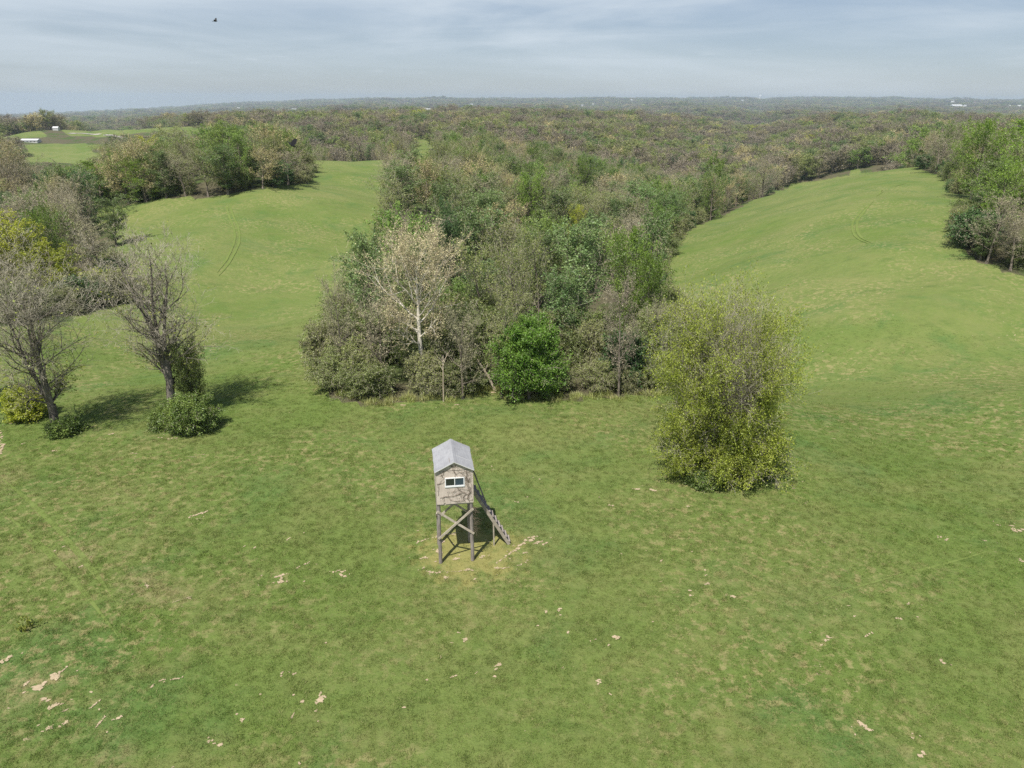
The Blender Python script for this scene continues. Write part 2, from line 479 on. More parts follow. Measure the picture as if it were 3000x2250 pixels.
def bark_mat(name, ca, cb, cc=None, scale=3.0):
    m, nt, out = mat(name)
    t_ = N(nt, 'ShaderNodeTexCoord')
    n1 = mrange(nt, noise(nt, mapping(nt, t_.outputs['Object'], (1, 1, 0.25)), scale, 5, 0.65), 0.35, 0.65)
    col = mixc(nt, n1, ca, cb)
    if cc:
        oi = N(nt, 'ShaderNodeObjectInfo')
        col = mixc(nt, mrange(nt, oi.outputs['Random'], 0, 1, 0, 0.8, False), col, cc)
    b = N(nt, 'ShaderNodeBsdfPrincipled'); b.inputs['Roughness'].default_value = 0.9; b.inputs['Specular IOR Level'].default_value = 0.2
    nt.links.new(col, b.inputs['Base Color'])
    bp = N(nt, 'ShaderNodeBump'); bp.inputs['Strength'].default_value = 0.5; bp.inputs['Distance'].default_value = 0.05
    nt.links.new(n1, bp.inputs['Height']); nt.links.new(bp.outputs[0], b.inputs['Normal'])
    nt.links.new(b.outputs[0], out.inputs['Surface'])
    return m
BARK_GREY = bark_mat("bark_grey", (0.11, 0.09, 0.07), (0.27, 0.23, 0.19))
BARK_WHITE = bark_mat("bark_pale", (0.50, 0.455, 0.37), (0.70, 0.655, 0.56), scale=1.5)
TWIG_GREY = bark_mat("twigs_grey", (0.31, 0.28, 0.22), (0.45, 0.41, 0.32), (0.35, 0.33, 0.235))
TWIG_TAN = bark_mat("twigs_tan", (0.36, 0.29, 0.19), (0.48, 0.41, 0.28), (0.36, 0.28, 0.23))
TWIG_BROWN = bark_mat("twigs_brown", (0.275, 0.24, 0.175), (0.395, 0.35, 0.26), (0.34, 0.325, 0.225))
TWIG_PALE = bark_mat("twigs_pale", (0.42, 0.345, 0.225), (0.55, 0.47, 0.33))

# ------------------------------------------------------------------ ground sheet
def build_ground():
    rs = [2.5]
    while rs[-1] < 13500: rs.append(rs[-1] * (1.022 if rs[-1] < 400 else 1.03))
    rs = np.array(rs)
    front = np.arange(-56, 56.01, 0.3); back = np.arange(60, 300.1, 4.0)
    th = np.radians(np.concatenate([front, back]))
    n, k = len(rs), len(th)
    R, T = np.meshgrid(rs, th, indexing='ij')
    X = R * np.sin(T); Y = R * np.cos(T)
    Z = H(X, Y)
    V = np.stack([X, Y, Z], -1).reshape(-1, 3)
    i, j = np.meshgrid(np.arange(n - 1), np.arange(k), indexing='ij')
    j2 = (j + 1) % k
    Q = np.stack([i * k + j, i * k + j2, (i + 1) * k + j2, (i + 1) * k + j], -1).reshape(-1, 4)
    Q = Q[:, ::-1]
    V = np.vstack([V, [[0, 0, float(H(0, 0))]]])
    cap = [[len(V) - 1, a, (a + 1) % k, len(V) - 1] for a in range(k)]
    me = quad_mesh('ground', V, Q, M_GROUND, smooth=True)
    # close the small hole under the camera
    import bmesh
    bm = bmesh.new(); bm.from_mesh(me)
    bm.verts.ensure_lookup_table()
    c = bm.verts[len(V) - 1]
    for a in range(k):
        try: bm.faces.new((c, bm.verts[(a + 1) % k], bm.verts[a]))
        except Exception: pass
    bmesh.ops.recalc_face_normals(bm, faces=bm.faces[:])
    bm.normal_update()
    bm.faces.ensure_lookup_table()
    if bm.faces[0].normal.z < 0: bmesh.ops.reverse_faces(bm, faces=bm.faces[:])
    bm.to_mesh(me); bm.free()
    me.polygons.foreach_set('use_smooth', np.ones(len(me.polygons), bool))
    xy = np.zeros(len(me.vertices) * 3, np.float32); me.vertices.foreach_get('co', xy); xy = xy.reshape(-1, 3)
    a = me.attributes.new('wood', 'FLOAT', 'POINT')
    a.data.foreach_set('value', (~is_open(xy[:, 0], xy[:, 1])).astype(np.float32))
    o = bpy.data.objects.new('ground', me); link(o)
    prop(o, kind='structure')
    return o
ground = build_ground()

def instancer(name, pts, rot, scl, idx, protos):
    """one mass object: points that carry one of a few prototype meshes each"""
    me = bpy.data.meshes.new(name)
    n = len(pts)
    me.vertices.add(n); me.vertices.foreach_set('co', np.asarray(pts, np.float32).ravel())
    for nm, arr, ty in (('rot', rot, 'FLOAT_VECTOR'), ('scl', scl, 'FLOAT_VECTOR'), ('idx', idx, 'INT')):
        a = me.attributes.new(nm, ty, 'POINT')
        if ty == 'INT': a.data.foreach_set('value', np.asarray(arr, np.int32))
        else: a.data.foreach_set('vector', np.asarray(arr, np.float32).ravel())
    o = bpy.data.objects.new(name, me); link(o)
    col = bpy.data.collections.new(name + "_kinds")
    for k, p in enumerate(protos):
        p.name = f"{name}_kind_{k:02d}"
        col.objects.link(p)
    ng = bpy.data.node_groups.new(name + "_scatter", 'GeometryNodeTree')
    ng.interface.new_socket('Geometry', in_out='INPUT', socket_type='NodeSocketGeometry')
    ng.interface.new_socket('Geometry', in_out='OUTPUT', socket_type='NodeSocketGeometry')
    gi = ng.nodes.new('NodeGroupInput'); go = ng.nodes.new('NodeGroupOutput')
    ci = ng.nodes.new('GeometryNodeCollectionInfo'); ci.inputs['Collection'].default_value = col
    ci.inputs['Separate Children'].default_value = True; ci.inputs['Reset Children'].default_value = True
    ip = ng.nodes.new('GeometryNodeInstanceOnPoints')
    ip.inputs['Pick Instance'].default_value = True
    def na(nm, ty):
        q = ng.nodes.new('GeometryNodeInputNamedAttribute'); q.data_type = ty; q.inputs['Name'].default_value = nm; return q.outputs['Attribute']
    ng.links.new(gi.outputs[0], ip.inputs['Points'])
    ng.links.new(ci.outputs[0], ip.inputs['Instance'])
    ng.links.new(na('idx', 'INT'), ip.inputs['Instance Index'])
    ng.links.new(na('rot', 'FLOAT_VECTOR'), ip.inputs['Rotation'])
    ng.links.new(na('scl', 'FLOAT_VECTOR'), ip.inputs['Scale'])
    ng.links.new(ip.outputs[0], go.inputs[0])
    md = o.modifiers.new('scatter', 'NODES'); md.node_group = ng
    return o

# ------------------------------------------------------------------ tree maker
def nrm(a): return a / np.maximum(np.linalg.norm(a, axis=-1, keepdims=True), 1e-9)
def polylines(start, d, length, K, up, wob, rg):
    pts = [start]; step = (length / (K - 1))[:, None]
    for _ in range(K - 1):
        d = nrm(d + np.array([0, 0, 1.0]) * up / (K - 1) + rg.normal(0, wob, d.shape))
        pts.append(pts[-1] + d * step)
    return np.stack(pts, 1)
def spawn(P, Rd, L, n, t0, t1, a0, a1, lf, rf, K, up, wob, rg, env=None):
    """n children on each parent polyline; returns polylines, radii, lengths"""
    N_, Kp, _ = P.shape
    t = t0 + (t1 - t0) * (np.arange(n)[None, :] + rg.uniform(0, 1, (N_, n))) / n
    f = t * (Kp - 1); i = np.minimum(f.astype(int), Kp - 2); w = (f - i)[..., None]
    rows = np.arange(N_)[:, None]
    A = P[rows, i]; B = P[rows, i + 1]
    pos = A * (1 - w) + B * w; tan = nrm(B - A)
    r0 = (Rd[rows, i] * (1 - w[..., 0]) + Rd[rows, i + 1] * w[..., 0])
    az = (np.arange(n)[None, :] * 2.4 + rg.uniform(0, 6.28, (N_, 1)) + rg.normal(0, 0.5, (N_, n)))
    ref = np.where(np.abs(tan[..., 2:3]) > 0.9, np.array([1.0, 0, 0]), np.array([0, 0, 1.0]))
    s1 = nrm(np.cross(tan, ref)); s2 = np.cross(tan, s1)
    perp = s1 * np.cos(az)[..., None] + s2 * np.sin(az)[..., None]
    ang = np.radians(rg.uniform(a0, a1, (N_, n)))[..., None]
    d = nrm(tan * np.cos(ang) + perp * np.sin(ang))
    ln = L[:, None] * lf * rg.uniform(0.7, 1.25, (N_, n))
    if env is not None: ln = ln * env(t, pos)
    pos = pos.reshape(-1, 3); d = d.reshape(-1, 3); ln = ln.reshape(-1); r0 = np.minimum(r0.reshape(-1) * rf, ln * 0.05 + 0.004)
    Q = polylines(pos, d, ln, K, up, wob, rg)
    tp = np.linspace(1, 0.25, K)[None, :]
    return Q, r0[:, None] * tp, ln
def tube_mesh(P, R, S):
    """(N,K,3) polylines -> vertices and quads; S=2 gives flat ribbons"""
    N_, K, _ = P.shape
    T = np.empty_like(P); T[:, 1:-1] = P[:, 2:] - P[:, :-2]; T[:, 0] = P[:, 1] - P[:, 0]; T[:, -1] = P[:, -1] - P[:, -2]
    T = nrm(T)
    ref = np.where(np.abs(T[:, :1, 2:3]) > 0.9, np.array([1.0, 0, 0]), np.array([0, 0, 1.0]))
    s1 = nrm(np.cross(T, np.broadcast_to(ref, T.shape))); s2 = np.cross(T, s1)
    ph = (np.arange(S) * 2 * math.pi / S)
    V = P[:, :, None, :] + R[:, :, None, None] * (s1[:, :, None, :] * np.cos(ph)[None, None, :, None] + s2[:, :, None, :] * np.sin(ph)[None, None, :, None])
    V = V.reshape(-1, 3)
    m = S if S > 2 else 1
    a, k, s = np.meshgrid(np.arange(N_), np.arange(K - 1), np.arange(m), indexing='ij')
    s2_ = (s + 1) % S
    b = a * K * S
    Q = np.stack([b + k * S + s, b + k * S + s2_, b + (k + 1) * S + s2_, b + (k + 1) * S + s], -1).reshape(-1, 4)
    return V, Q
def leaf_mesh(c, size, rg, aspect=0.65, upb=0.5):
    n = len(c)
    nm = nrm(rg.normal(0, 1, (n, 3)) + np.array([0, 0, upb]) )
    a = nrm(np.cross(nm, rg.normal(0, 1, (n, 3)))); b = np.cross(nm, a)
    s = size * rg.uniform(0.6, 1.35, (n, 1))
    V = np.stack([c - a * s * 0.5, c - b * s * 0.5 * aspect, c + a * s * 0.5, c + b * s * 0.5 * aspect], 1).reshape(-1, 3)
    Q = np.arange(n * 4).reshape(n, 4)
    return V, Q
def along(P, n, t0, t1, rg, jit):
    N_, K, _ = P.shape
    t = rg.uniform(t0, t1, (N_, n)); f = t * (K - 1); i = np.minimum(f.astype(int), K - 2); w = (f - i)[..., None]
    rows = np.arange(N_)[:, None]
    c = P[rows, i] * (1 - w) + P[rows, i + 1] * w
    return (c + rg.normal(0, jit, c.shape)).reshape(-1, 3)
def merge(parts):
    V = []; Q = []; M = []; b = 0
    for v, q, m in parts:
        if len(v) == 0: continue
        V.append(v); Q.append(q + b); M.append(np.full(len(q), m)); b += len(v)
    return np.vstack(V), np.vstack(Q), np.concatenate(M)

def merge_full(a, b): return np.vstack([a[0], b[0]]), np.vstack([a[1], b[1] + len(a[0])]), np.concatenate([a[2], b[2]])

def make_tree(seed, h=14, tr=0.22, stems=1, fork=0.0, base=0.25, R=4.0, shape='round', n1=16, n2=7, n3=6, n4=0,
              a1=(40, 70), up=0.6, wob=0.09, l2=0.42, l3=0.42, l4=0.5, leaves=4, lsize=0.28, jit=0.10, lmin=-1e9, lprob=1.0,
              twig_r=0.010, lean=0.0, leaf_fn=None, stem_ang=(8, 26), t_end=1.0, upb=0.5, drop=0.0, ltwig=0.3):
    rg = np.random.default_rng(seed)
    # trunk or stems
    if stems == 1:
        st = np.zeros((1, 3)); d = nrm(np.array([[lean, rg.normal(0, 0.02), 1.0]]))
        T = polylines(st, d, np.array([h * 0.97]), 14, 0.05, 0.035, rg)
        Tl = np.array([h * 0.97]); Tr = tr * (np.linspace(1, 0.0, 14) ** 0.8 * 0.92 + 0.08)[None, :]
        Tr[0, 0] *= 1.35
        main = [(T, Tr)]
        S0, R0, L0 = T, Tr, Tl
    else:
        main = []
        fz = fork * h
        if fork > 0:
            T = polylines(np.zeros((1, 3)), np.array([[lean, 0, 1.0]]), np.array([fz * 1.08]), 7, 0.1, 0.03, rg)
            Tr = tr * np.array([[1.45, 1.12, 1.0, 0.96, 0.94, 0.95, 0.98]])
            main.append((T, Tr)); org = T[0, -2]
        else:
            org = np.zeros(3)
        az = np.arange(stems) * 6.283 / stems + rg.uniform(0, 6.28) + rg.normal(0, 0.25, stems)
        an = np.radians(rg.uniform(*stem_ang, stems)); an[0] = rad(3)
        d = np.stack([np.sin(an) * np.cos(az), np.sin(an) * np.sin(az), np.cos(an)], 1)
        s0 = np.repeat(org[None], stems, 0) + (d * [1, 1, 0]) * tr * (0.5 if fork > 0 else 2.5)
        L0 = (h - fz) * rg.uniform(0.82, 1.02, stems) / np.cos(an * 0.5)
        S0 = polylines(s0, d, L0, 12, 0.25, 0.05, rg)
        R0 = tr * 0.62 * rg.uniform(0.75, 1.1, stems)[:, None] * (np.linspace(1, 0, 12) ** 0.8 * 0.93 + 0.07)[None, :]
        main.append((S0, R0))
    b0 = base if stems == 1 else max(0.04, (base * h - fork * h) / (h * (1 - fork)))
    def env(t, pos):
        z = np.clip((pos[..., 2] - base * h) / (h * (1 - base)), 0, 1)
        if shape == 'round': e = np.sqrt(np.clip(1 - ((z - 0.42) / 0.66) ** 2, 0.03, 1))
        elif shape == 'cone': e = np.clip(1.02 - z, 0.06, 1) ** 0.85
        elif shape == 'vase': e = 0.55 + 0.45 * np.sin(np.clip(z, 0, 1) * 2.6) - 0.35 * np.clip(z - 0.8, 0, 1) * 3
        elif shape == 'oval': e = np.sqrt(np.clip(1 - ((z - 0.5) / 0.56) ** 2, 0.06, 1))
        elif shape == 'dome': e = np.sqrt(np.clip(1 - (z * 0.93) ** 2, 0.06, 1))
        else: e = np.ones_like(z)
        return e
    Lb = np.full(len(S0), R)
    limbs = spawn(S0, R0, Lb, n1, b0, 0.985 * t_end, a1[0], a1[1], 1.15 if stems == 1 else 0.85, 0.55, 7, up, wob, rg, env)
    br = spawn(*limbs, n2, 0.18, 1.0, 28, 62, l2, 0.6, 5, up * 0.7 - drop, wob * 1.3, rg)
    tw = spawn(*br, n3, 0.15, 1.0, 25, 60, l3, 0.6, 4, up * 0.4 - drop, wob * 1.5, rg)
    levels = [limbs, br, tw]
    if n4: levels.append(spawn(*tw, n4, 0.2, 1.0, 22, 55, l4, 0.6, 3, up * 0.3, wob * 1.5, rg))
    tr_parts = []
    for T, Tr in main:
        v, q = tube_mesh(T, Tr, 8); tr_parts.append((v, q, 0))
    v, q = tube_mesh(limbs[0], limbs[1], 5); tr_parts.append((v, q, 0))
    if n4:
        v, q = tube_mesh(br[0], br[1], 4); tr_parts.append((v, q, 0))
    cr_parts = []
    if not n4:
        v, q = tube_mesh(br[0], np.maximum(br[1], twig_r * 1.5), 3); cr_parts.append((v, q, 0))
    last = levels[-1]
    if n4:
        v, q = tube_mesh(tw[0], np.maximum(tw[1], twig_r), 3); cr_parts.append((v, q, 0))
    v, q = tube_mesh(last[0], np.maximum(last[1], twig_r * 0.8), 2); cr_parts.append((v, q, 0))
    tips = last[0]
    if leaves > 0:
        c = along(tips, leaves, ltwig, 1.05, rg, jit)
        keep = c[:, 2] > lmin
        if leaf_fn is not None: keep &= leaf_fn(c, rg)
        elif lprob < 1: keep &= rg.uniform(0, 1, len(c)) < lprob
        v, q = leaf_mesh(c[keep], lsize, rg, upb=upb); cr_parts.append((v, q, 1))
    A, B = merge(tr_parts), merge(cr_parts)
    zz = np.percentile(B[0][:, 2], 99.3); rr_ = np.percentile(np.hypot(B[0][:, 0] - np.median(B[0][:, 0]), B[0][:, 1] - np.median(B[0][:, 1])), 97)
    kz, kr = h / zz, R / rr_
    for V_ in (A[0], B[0]): V_ *= np.array([kr, kr, kz])
    return A, B

def tree_meshes(name, spec, bark, twig, leaf):
    (tv, tq, tm), (cv, cq, cm) = make_tree(**spec)
    t = quad_mesh(name + '_trunk', tv, tq, [bark], tm, smooth=True)
    c = quad_mesh(name + '_crown', cv, cq, [twig, leaf], cm)
    return t, c

# ------------------------------------------------------------------ tree kinds
LEAF = {
    'green': leaf_mat('leaves_fresh_green', (0.100, 0.175, 0.035), (0.160, 0.250, 0.050), (0.16, 0.20, 0.05)),
    'mid': leaf_mat('leaves_mid_green', (0.085, 0.150, 0.050), (0.140, 0.205, 0.070), (0.15, 0.185, 0.075)),
    'olive': leaf_mat('leaves_olive', (0.145, 0.180, 0.048), (0.215, 0.245, 0.080), (0.215, 0.22, 0.09)),
    'dark': leaf_mat('leaves_dark_green', (0.045, 0.090, 0.030), (0.080, 0.135, 0.042), trans=0.15),
    'yellow': leaf_mat('leaves_yellow_green', (0.270, 0.300, 0.030), (0.360, 0.370, 0.050), (0.23, 0.28, 0.03), trans=0.4),
    'tan': leaf_mat('buds_tan', (0.29, 0.255, 0.115), (0.37, 0.325, 0.165), (0.27, 0.26, 0.11), trans=0.2),
    'brown': leaf_mat('buds_brown', (0.21, 0.18, 0.12), (0.27, 0.235, 0.165), (0.22, 0.22, 0.105), trans=0.1),
    'brush': leaf_mat('leaves_brush', (0.105, 0.145, 0.040), (0.165, 0.205, 0.062), (0.16, 0.175, 0.07)),
    'farbrown': leaf_mat('crowns_far_brown', (0.125, 0.105, 0.080), (0.175, 0.145, 0.110), (0.15, 0.135, 0.075), trans=0.1),
    'bright': leaf_mat('leaves_bright_green', (0.125, 0.205, 0.030), (0.185, 0.275, 0.042), trans=0.4),
    'vivid': leaf_mat('leaves_vivid_green', (0.090, 0.185, 0.026), (0.155, 0.265, 0.040), trans=0.35, scale=0.9),
}
KINDS = {}     # name -> list of (trunk mesh, crown mesh, height, crown radius)
def kind(name, bark, twig, leaf, n, **sp):
    KINDS[name] = []
    for k in range(n):
        s = dict(sp); s['seed'] = hash_seed(name, k)
        t, c = tree_meshes(name, s, bark, twig, leaf)
        KINDS[name].append((t, c, sp.get('h', 14), sp.get('R', 4.0)))
def hash_seed(name, k): return sum((i + 1) * ord(ch) for i, ch in enumerate(name)) * 7 + k * 101
T14 = dict(h=14)
kind('green_maple', BARK_GREY, TWIG_GREY, LEAF['green'], 3, h=14, R=4.6, base=0.05, tr=0.24, n1=24, n2=7, n3=6, leaves=11, lsize=0.25, jit=0.17, a1=(45, 75), up=0.5, twig_r=0.012)
kind('bright_maple', BARK_GREY, TWIG_GREY, LEAF['bright'], 2, h=14, R=4.8, base=0.05, tr=0.24, n1=24, n2=7, n3=6, leaves=12, lsize=0.25, jit=0.17, a1=(45, 75), up=0.4, twig_r=0.012)
kind('green_poplar', BARK_GREY, TWIG_GREY, LEAF['mid'], 3, h=16, R=3.7, base=0.10, tr=0.20, n1=24, n2=6, n3=6, leaves=9, lsize=0.23, jit=0.18, shape='oval', a1=(30, 55), up=0.9, twig_r=0.012)
kind('olive_tree', BARK_GREY, TWIG_GREY, LEAF['olive'], 3, h=14, R=4.2, base=0.18, tr=0.20, n1=18, n2=7, n3=7, leaves=5, lsize=0.20, jit=0.15, a1=(35, 65), up=0.8, twig_r=0.014)
kind('brown_tree', BARK_GREY, TWIG_BROWN, LEAF['brown'], 3, h=14, R=4.2, base=0.2, tr=0.21, n1=18, n2=7, n3=6, n4=4, leaves=1, lsize=0.16, jit=0.08, a1=(38, 70), up=0.6, wob=0.12, twig_r=0.011)
kind('tan_tree', BARK_GREY, TWIG_TAN, LEAF['tan'], 2, h=13, R=4.4, base=0.2, tr=0.2, n1=18, n2=7, n3=7, leaves=5, lsize=0.22, jit=0.13, a1=(38, 68), up=0.8, twig_r=0.013)
kind('dark_cedar', BARK_GREY, TWIG_GREY, LEAF['dark'], 2, h=12, R=3.2, base=0.05, tr=0.18, n1=30, n2=7, n3=5, leaves=12, lsize=0.22, jit=0.14, shape='round', a1=(50, 80), up=0.5)
kind('yellow_tree', BARK_GREY, TWIG_GREY, LEAF['yellow'], 2, h=13, R=4.0, base=0.12, tr=0.2, n1=18, n2=7, n3=6, leaves=14, lsize=0.20, jit=0.15, a1=(42, 70), up=0.6)
# thickets and bushes
kind('brown_thicket', BARK_GREY, TWIG_BROWN, LEAF['olive'], 3, h=4.5, R=2.3, base=0.02, stems=9, tr=0.06, n1=10, n2=6, n3=6, n4=3, leaves=1, lsize=0.15, jit=0.08, shape='dome', a1=(25, 80), up=-0.2, wob=0.22, twig_r=0.010, drop=0.5)
kind('green_thicket', BARK_GREY, TWIG_GREY, LEAF['brush'], 3, h=4.0, R=2.2, base=0.0, stems=9, tr=0.05, n1=10, n2=6, n3=6, leaves=6, lsize=0.13, jit=0.12, shape='dome', a1=(25, 75), up=0.1, wob=0.2, twig_r=0.008, drop=0.2, leaf_fn=lambda c, rg: rg.uniform(0, 1, len(c)) < 0.85)
kind('dark_thicket', BARK_GREY, TWIG_GREY, LEAF['dark'], 2, h=3.6, R=2.2, base=0.0, stems=8, tr=0.05, n1=10, n2=6, n3=5, leaves=5, lsize=0.19, jit=0.12, shape='dome', a1=(25, 75), up=0.1, wob=0.2, twig_r=0.008, drop=0.2)

TREES = []      # (u, v, name, look, zone) collected for the labels
def grow(kind_name, x, y, height, width=None, rz=None, var=None, label=None, cat='tree', group=None, name=None, sink=0.08, meshes=None):
    if meshes is None:
        ms = KINDS[kind_name]; t, c, h0, r0 = ms[(var if var is not None else int(rng.integers(0, 99))) % len(ms)]
    else: t, c, h0, r0 = meshes
    z = float(H(x, y)) - sink
    s = height / h0
    w = (width / (2 * r0)) if width else s
    o = empty(name or kind_name, (x, y, z), rng.uniform(0, 6.28) if rz is None else rz, (w, w, s))
    link(bpy.data.objects.new('trunk', t), o); link(bpy.data.objects.new('crown', c), o)
    prop(o, label, cat, group)
    return o

def by_top(u, vtop, height):
    """ground point whose object of this height reaches the given point of the photograph"""
    d = ray(u, vtop); t = 20.0
    o = np.array([0, 0, CAM_H])
    while t < 9000:
        p = o + d * t
        if p[2] < float(H(p[0], p[1])) + height: break
        t *= 1.006
    return p[0], p[1]
def height_to(x, y, vtop):
    """height at this ground point that reaches the given row of the photograph"""
    z0 = float(H(x, y)); a, b = 0.0, 60.0
    for _ in range(40):
        m = (a + b) / 2
        if project([x, y, z0 + m])[1] > vtop: a = m
        else: b = m
    return a

# ------------------------------------------------------------------ the trees that stand out
BUILD_PX = [  # far houses and barns: u, v, width px, kind
    (92, 415, 46, 'shed'), (165, 378, 16, 'house'), (428, 318, 8, 'house'), (700, 318, 8, 'house'), (862, 321, 14, 'barn'), (905, 323, 8, 'house'), (800, 319, 7, 'house'),
    (1090, 305, 6, 'house'), (1160, 324, 8, 'house'), (1204, 305, 6, 'house'), (1222, 321, 9, 'house'), (1256, 325, 26, 'barn'), (1272, 322, 10, 'house'), (1350, 320, 7, 'house'),
    (1382, 306, 7, 'house'), (1446, 313, 6, 'house'), (1567, 313, 14, 'barn'), (1706, 309, 7, 'house'), (1738, 306, 9, 'house'), (1850, 293, 6, 'house'), (2175, 295, 7, 'house'),
    (2630, 311, 9, 'barn'), (2800, 314, 28, 'barn'), (2825, 311, 9, 'house'), (2790, 299, 9, 'house'), (2855, 300, 7, 'house'), (2931, 298, 7, 'house'), (2955, 311, 9, 'house'), (2985, 311, 9, 'house')]
BUILD = []
for u, v, w, kd in BUILD_PX:
    p = at(u, v + 2); D = float(project(p)[2]); BUILD.append((u, v, w, kd, p, D))
def hides(x_, y_, h_, w_=4.0):
    """trees that would stand between the eye and a clearing or a farm"""
    z_ = H(x_, y_)
    u_, v_, d_ = project(np.stack([x_, y_, z_ + h_], -1)); _, vb, _ = project(np.stack([x_, y_, z_], -1)); hid = np.zeros(len(x_), bool)
    rr = np.hypot(x_, y_)
    for poly, wp in zip(CLEAR_PX, CLEAR):
        dc = np.mean([math.hypot(*q) for q in wp])
        for fr in (1.0, 0.8, 0.6, 0.4, 0.2): hid |= inside(u_, v_ * fr + vb * (1 - fr), poly) & (rr < dc) & (rr > 100)
    for u, v, w, kd, p, D in BUILD:
        hid |= (np.abs(u_ - u) < w / 2 + 1 + w_ / D * F_PX) & (v_ < v + 1) & (vb > v - 1) & (rr < np.hypot(p[0], p[1])) & (rr > 150)
    return hid
taken = []
def hero_at(u, v, vtop, **k):
    p = at(u, v); h = height_to(p[0], p[1], vtop); taken.append((p[0], p[1], k.pop('clear', 3.5)))
    return p[0], p[1], h
def solo(name, spec, bark, twig, leaf, x, y, label, rz=0.0, cat='tree', group=None, sink=0.1, extra=()):
    if extra:
        A, B = make_tree(**spec)
        for sp2, off in extra:
            a2, b2 = make_tree(**sp2); a2[0][:] += off; b2[0][:] += off
            A = merge_full(A, a2); B = merge_full(B, b2)
        t = quad_mesh(name + '_trunk', A[0], A[1], [bark], A[2], smooth=True); c = quad_mesh(name + '_crown', B[0], B[1], [twig, leaf], B[2])
    else: t, c = tree_meshes(name, spec, bark, twig, leaf)
    o = empty(name, (x, y, float(H(x, y)) - sink), rz)
    link(bpy.data.objects.new('trunk', t), o); link(bpy.data.objects.new('crown', c), o)
    return prop(o, label, cat, group)

# two half bare trees on the left
BARK_LEFT = bark_mat("bark_weathered", (0.10, 0.085, 0.07), (0.30, 0.265, 0.22), scale=4.0)
def low_leaf(frac_low, frac_high, z0, z1, hx=None):
    def f(c, rg):
        k = np.clip((c[:, 2] - z0) / (z1 - z0), 0, 1)
        p = frac_low * (1 - k) + frac_high * k
        n = np.sin(c[:, 0] * 1.3 + c[:, 2] * 0.9) * np.sin(c[:, 1] * 1.1 - c[:, 2] * 0.7)
        return rg.uniform(0, 1, len(c)) < p * np.clip(0.5 + n, 0, 1.5)
    return f
LEAF_SPRING = leaf_mat('leaves_sparse_spring', (0.20, 0.235, 0.045), (0.29, 0.31, 0.06), trans=0.4)
LEAF_DUSK = leaf_mat('leaves_olive_dense', (0.10, 0.135, 0.03), (0.17, 0.195, 0.05), trans=0.35)
x, y, h = hero_at(165, 1262, 725)
solo('grey_tree', dict(seed=21, h=h * 1.05, stem_ang=(4, 12), tr=0.27, stems=4, fork=0.17, base=0.19, R=5.1, shape='oval', n1=14, n2=8, n3=6, n4=3, up=0.45, a1=(30, 66), l2=0.48, l3=0.44, wob=0.13,
     l4=0.5, leaves=2, lsize=0.15, jit=0.07, twig_r=0.008, leaf_fn=low_leaf(0.60, 0.05, 2.5, h * 0.75)), BARK_LEFT, TWIG_GREY, LEAF_SPRING, x, y,
     'large grey nearly leafless tree at the left edge of the pasture with pale forked trunk', rz=0.4)
xA, yA = x, y
x, y, h = hero_at(508, 1222, 690)
solo('grey_tree', dict(seed=33, h=h * 1.04, stem_ang=(3, 10), tr=0.26, stems=4, fork=0.22, base=0.22, R=3.8, shape='round', n1=12, n2=7, n3=6, n4=4, up=0.45, a1=(28, 64), l2=0.50, l3=0.44, wob=0.13,
     l4=0.5, leaves=2, lsize=0.14, jit=0.07, twig_r=0.007, leaf_fn=low_leaf(0.45, 0.04, 2.5, h * 0.8)), BARK_LEFT, TWIG_GREY, LEAF_SPRING, x, y,
     'grey nearly bare tree with dark stems rising out of a round bush in the pasture', rz=2.1)
xB, yB = x, y
# leafy vine growth on its right side
solo('leafy_sapling', dict(seed=5, h=5.6, tr=0.06, stems=5, base=0.05, R=1.6, shape='oval', n1=16, n2=7, n3=6, leaves=5, lsize=0.12, jit=0.12, up=0.5, twig_r=0.008),
     BARK_GREY, TWIG_GREY, LEAF_DUSK, xB + 1.45, yB + 0.9, 'slender olive sapling squeezed against the dark stems above the round bush', group=None)
# out of the frame on the left: its shadow falls into the picture
p = at(-230, 1250)
grow('green_maple', p[0], p[1], 11, 9, label='green maple beyond the left edge whose shadow reaches the pasture', name='green_maple')
taken.append((p[0], p[1], 5))
# bush under the second tree
SH_DARK = leaf_mat('leaves_bush', (0.070, 0.110, 0.025), (0.130, 0.175, 0.042), trans=0.3, scale=1.4)
def bush(name, x, y, h, R, leaf, label, seed, twig=TWIG_GREY, leaves=10, lsize=0.115, n=(12, 7, 6), stems=9, group=None, **k):
    sp = dict(seed=seed, h=h, R=R, base=0.0, stems=stems, tr=0.045, n1=n[0], n2=n[1], n3=n[2], leaves=leaves, lsize=lsize, jit=0.1, shape='dome',
              a1=(30, 85), up=0.1, wob=0.18, twig_r=0.008, drop=0.1)
    sp.update(k)
    return solo(name, sp, BARK_GREY, twig, leaf, x, y, label, cat='bush', group=group)
p = at(568, 1262); bush('round_bush', p[0], p[1], 2.7, 1.75, SH_DARK, 'rounded dark olive bush at the foot of the leaning grey tree', 61)
p = at(490, 1250); bush('round_bush', p[0], p[1], 1.5, 1.1, SH_DARK, 'low green bush covering the left side of the leaning trunk', 62)
p = at(195, 1268); bush('low_bush', p[0], p[1], 1.1, 1.1, SH_DARK, 'low dark green brush around the pale forked trunk', 63)
p = at(85, 1225); bush('low_bush', p[0], p[1], 2.4, 1.4, LEAF['yellow'], 'bright yellow-green bush left of the pale forked trunk', 64, leaves=8, lsize=0.14)

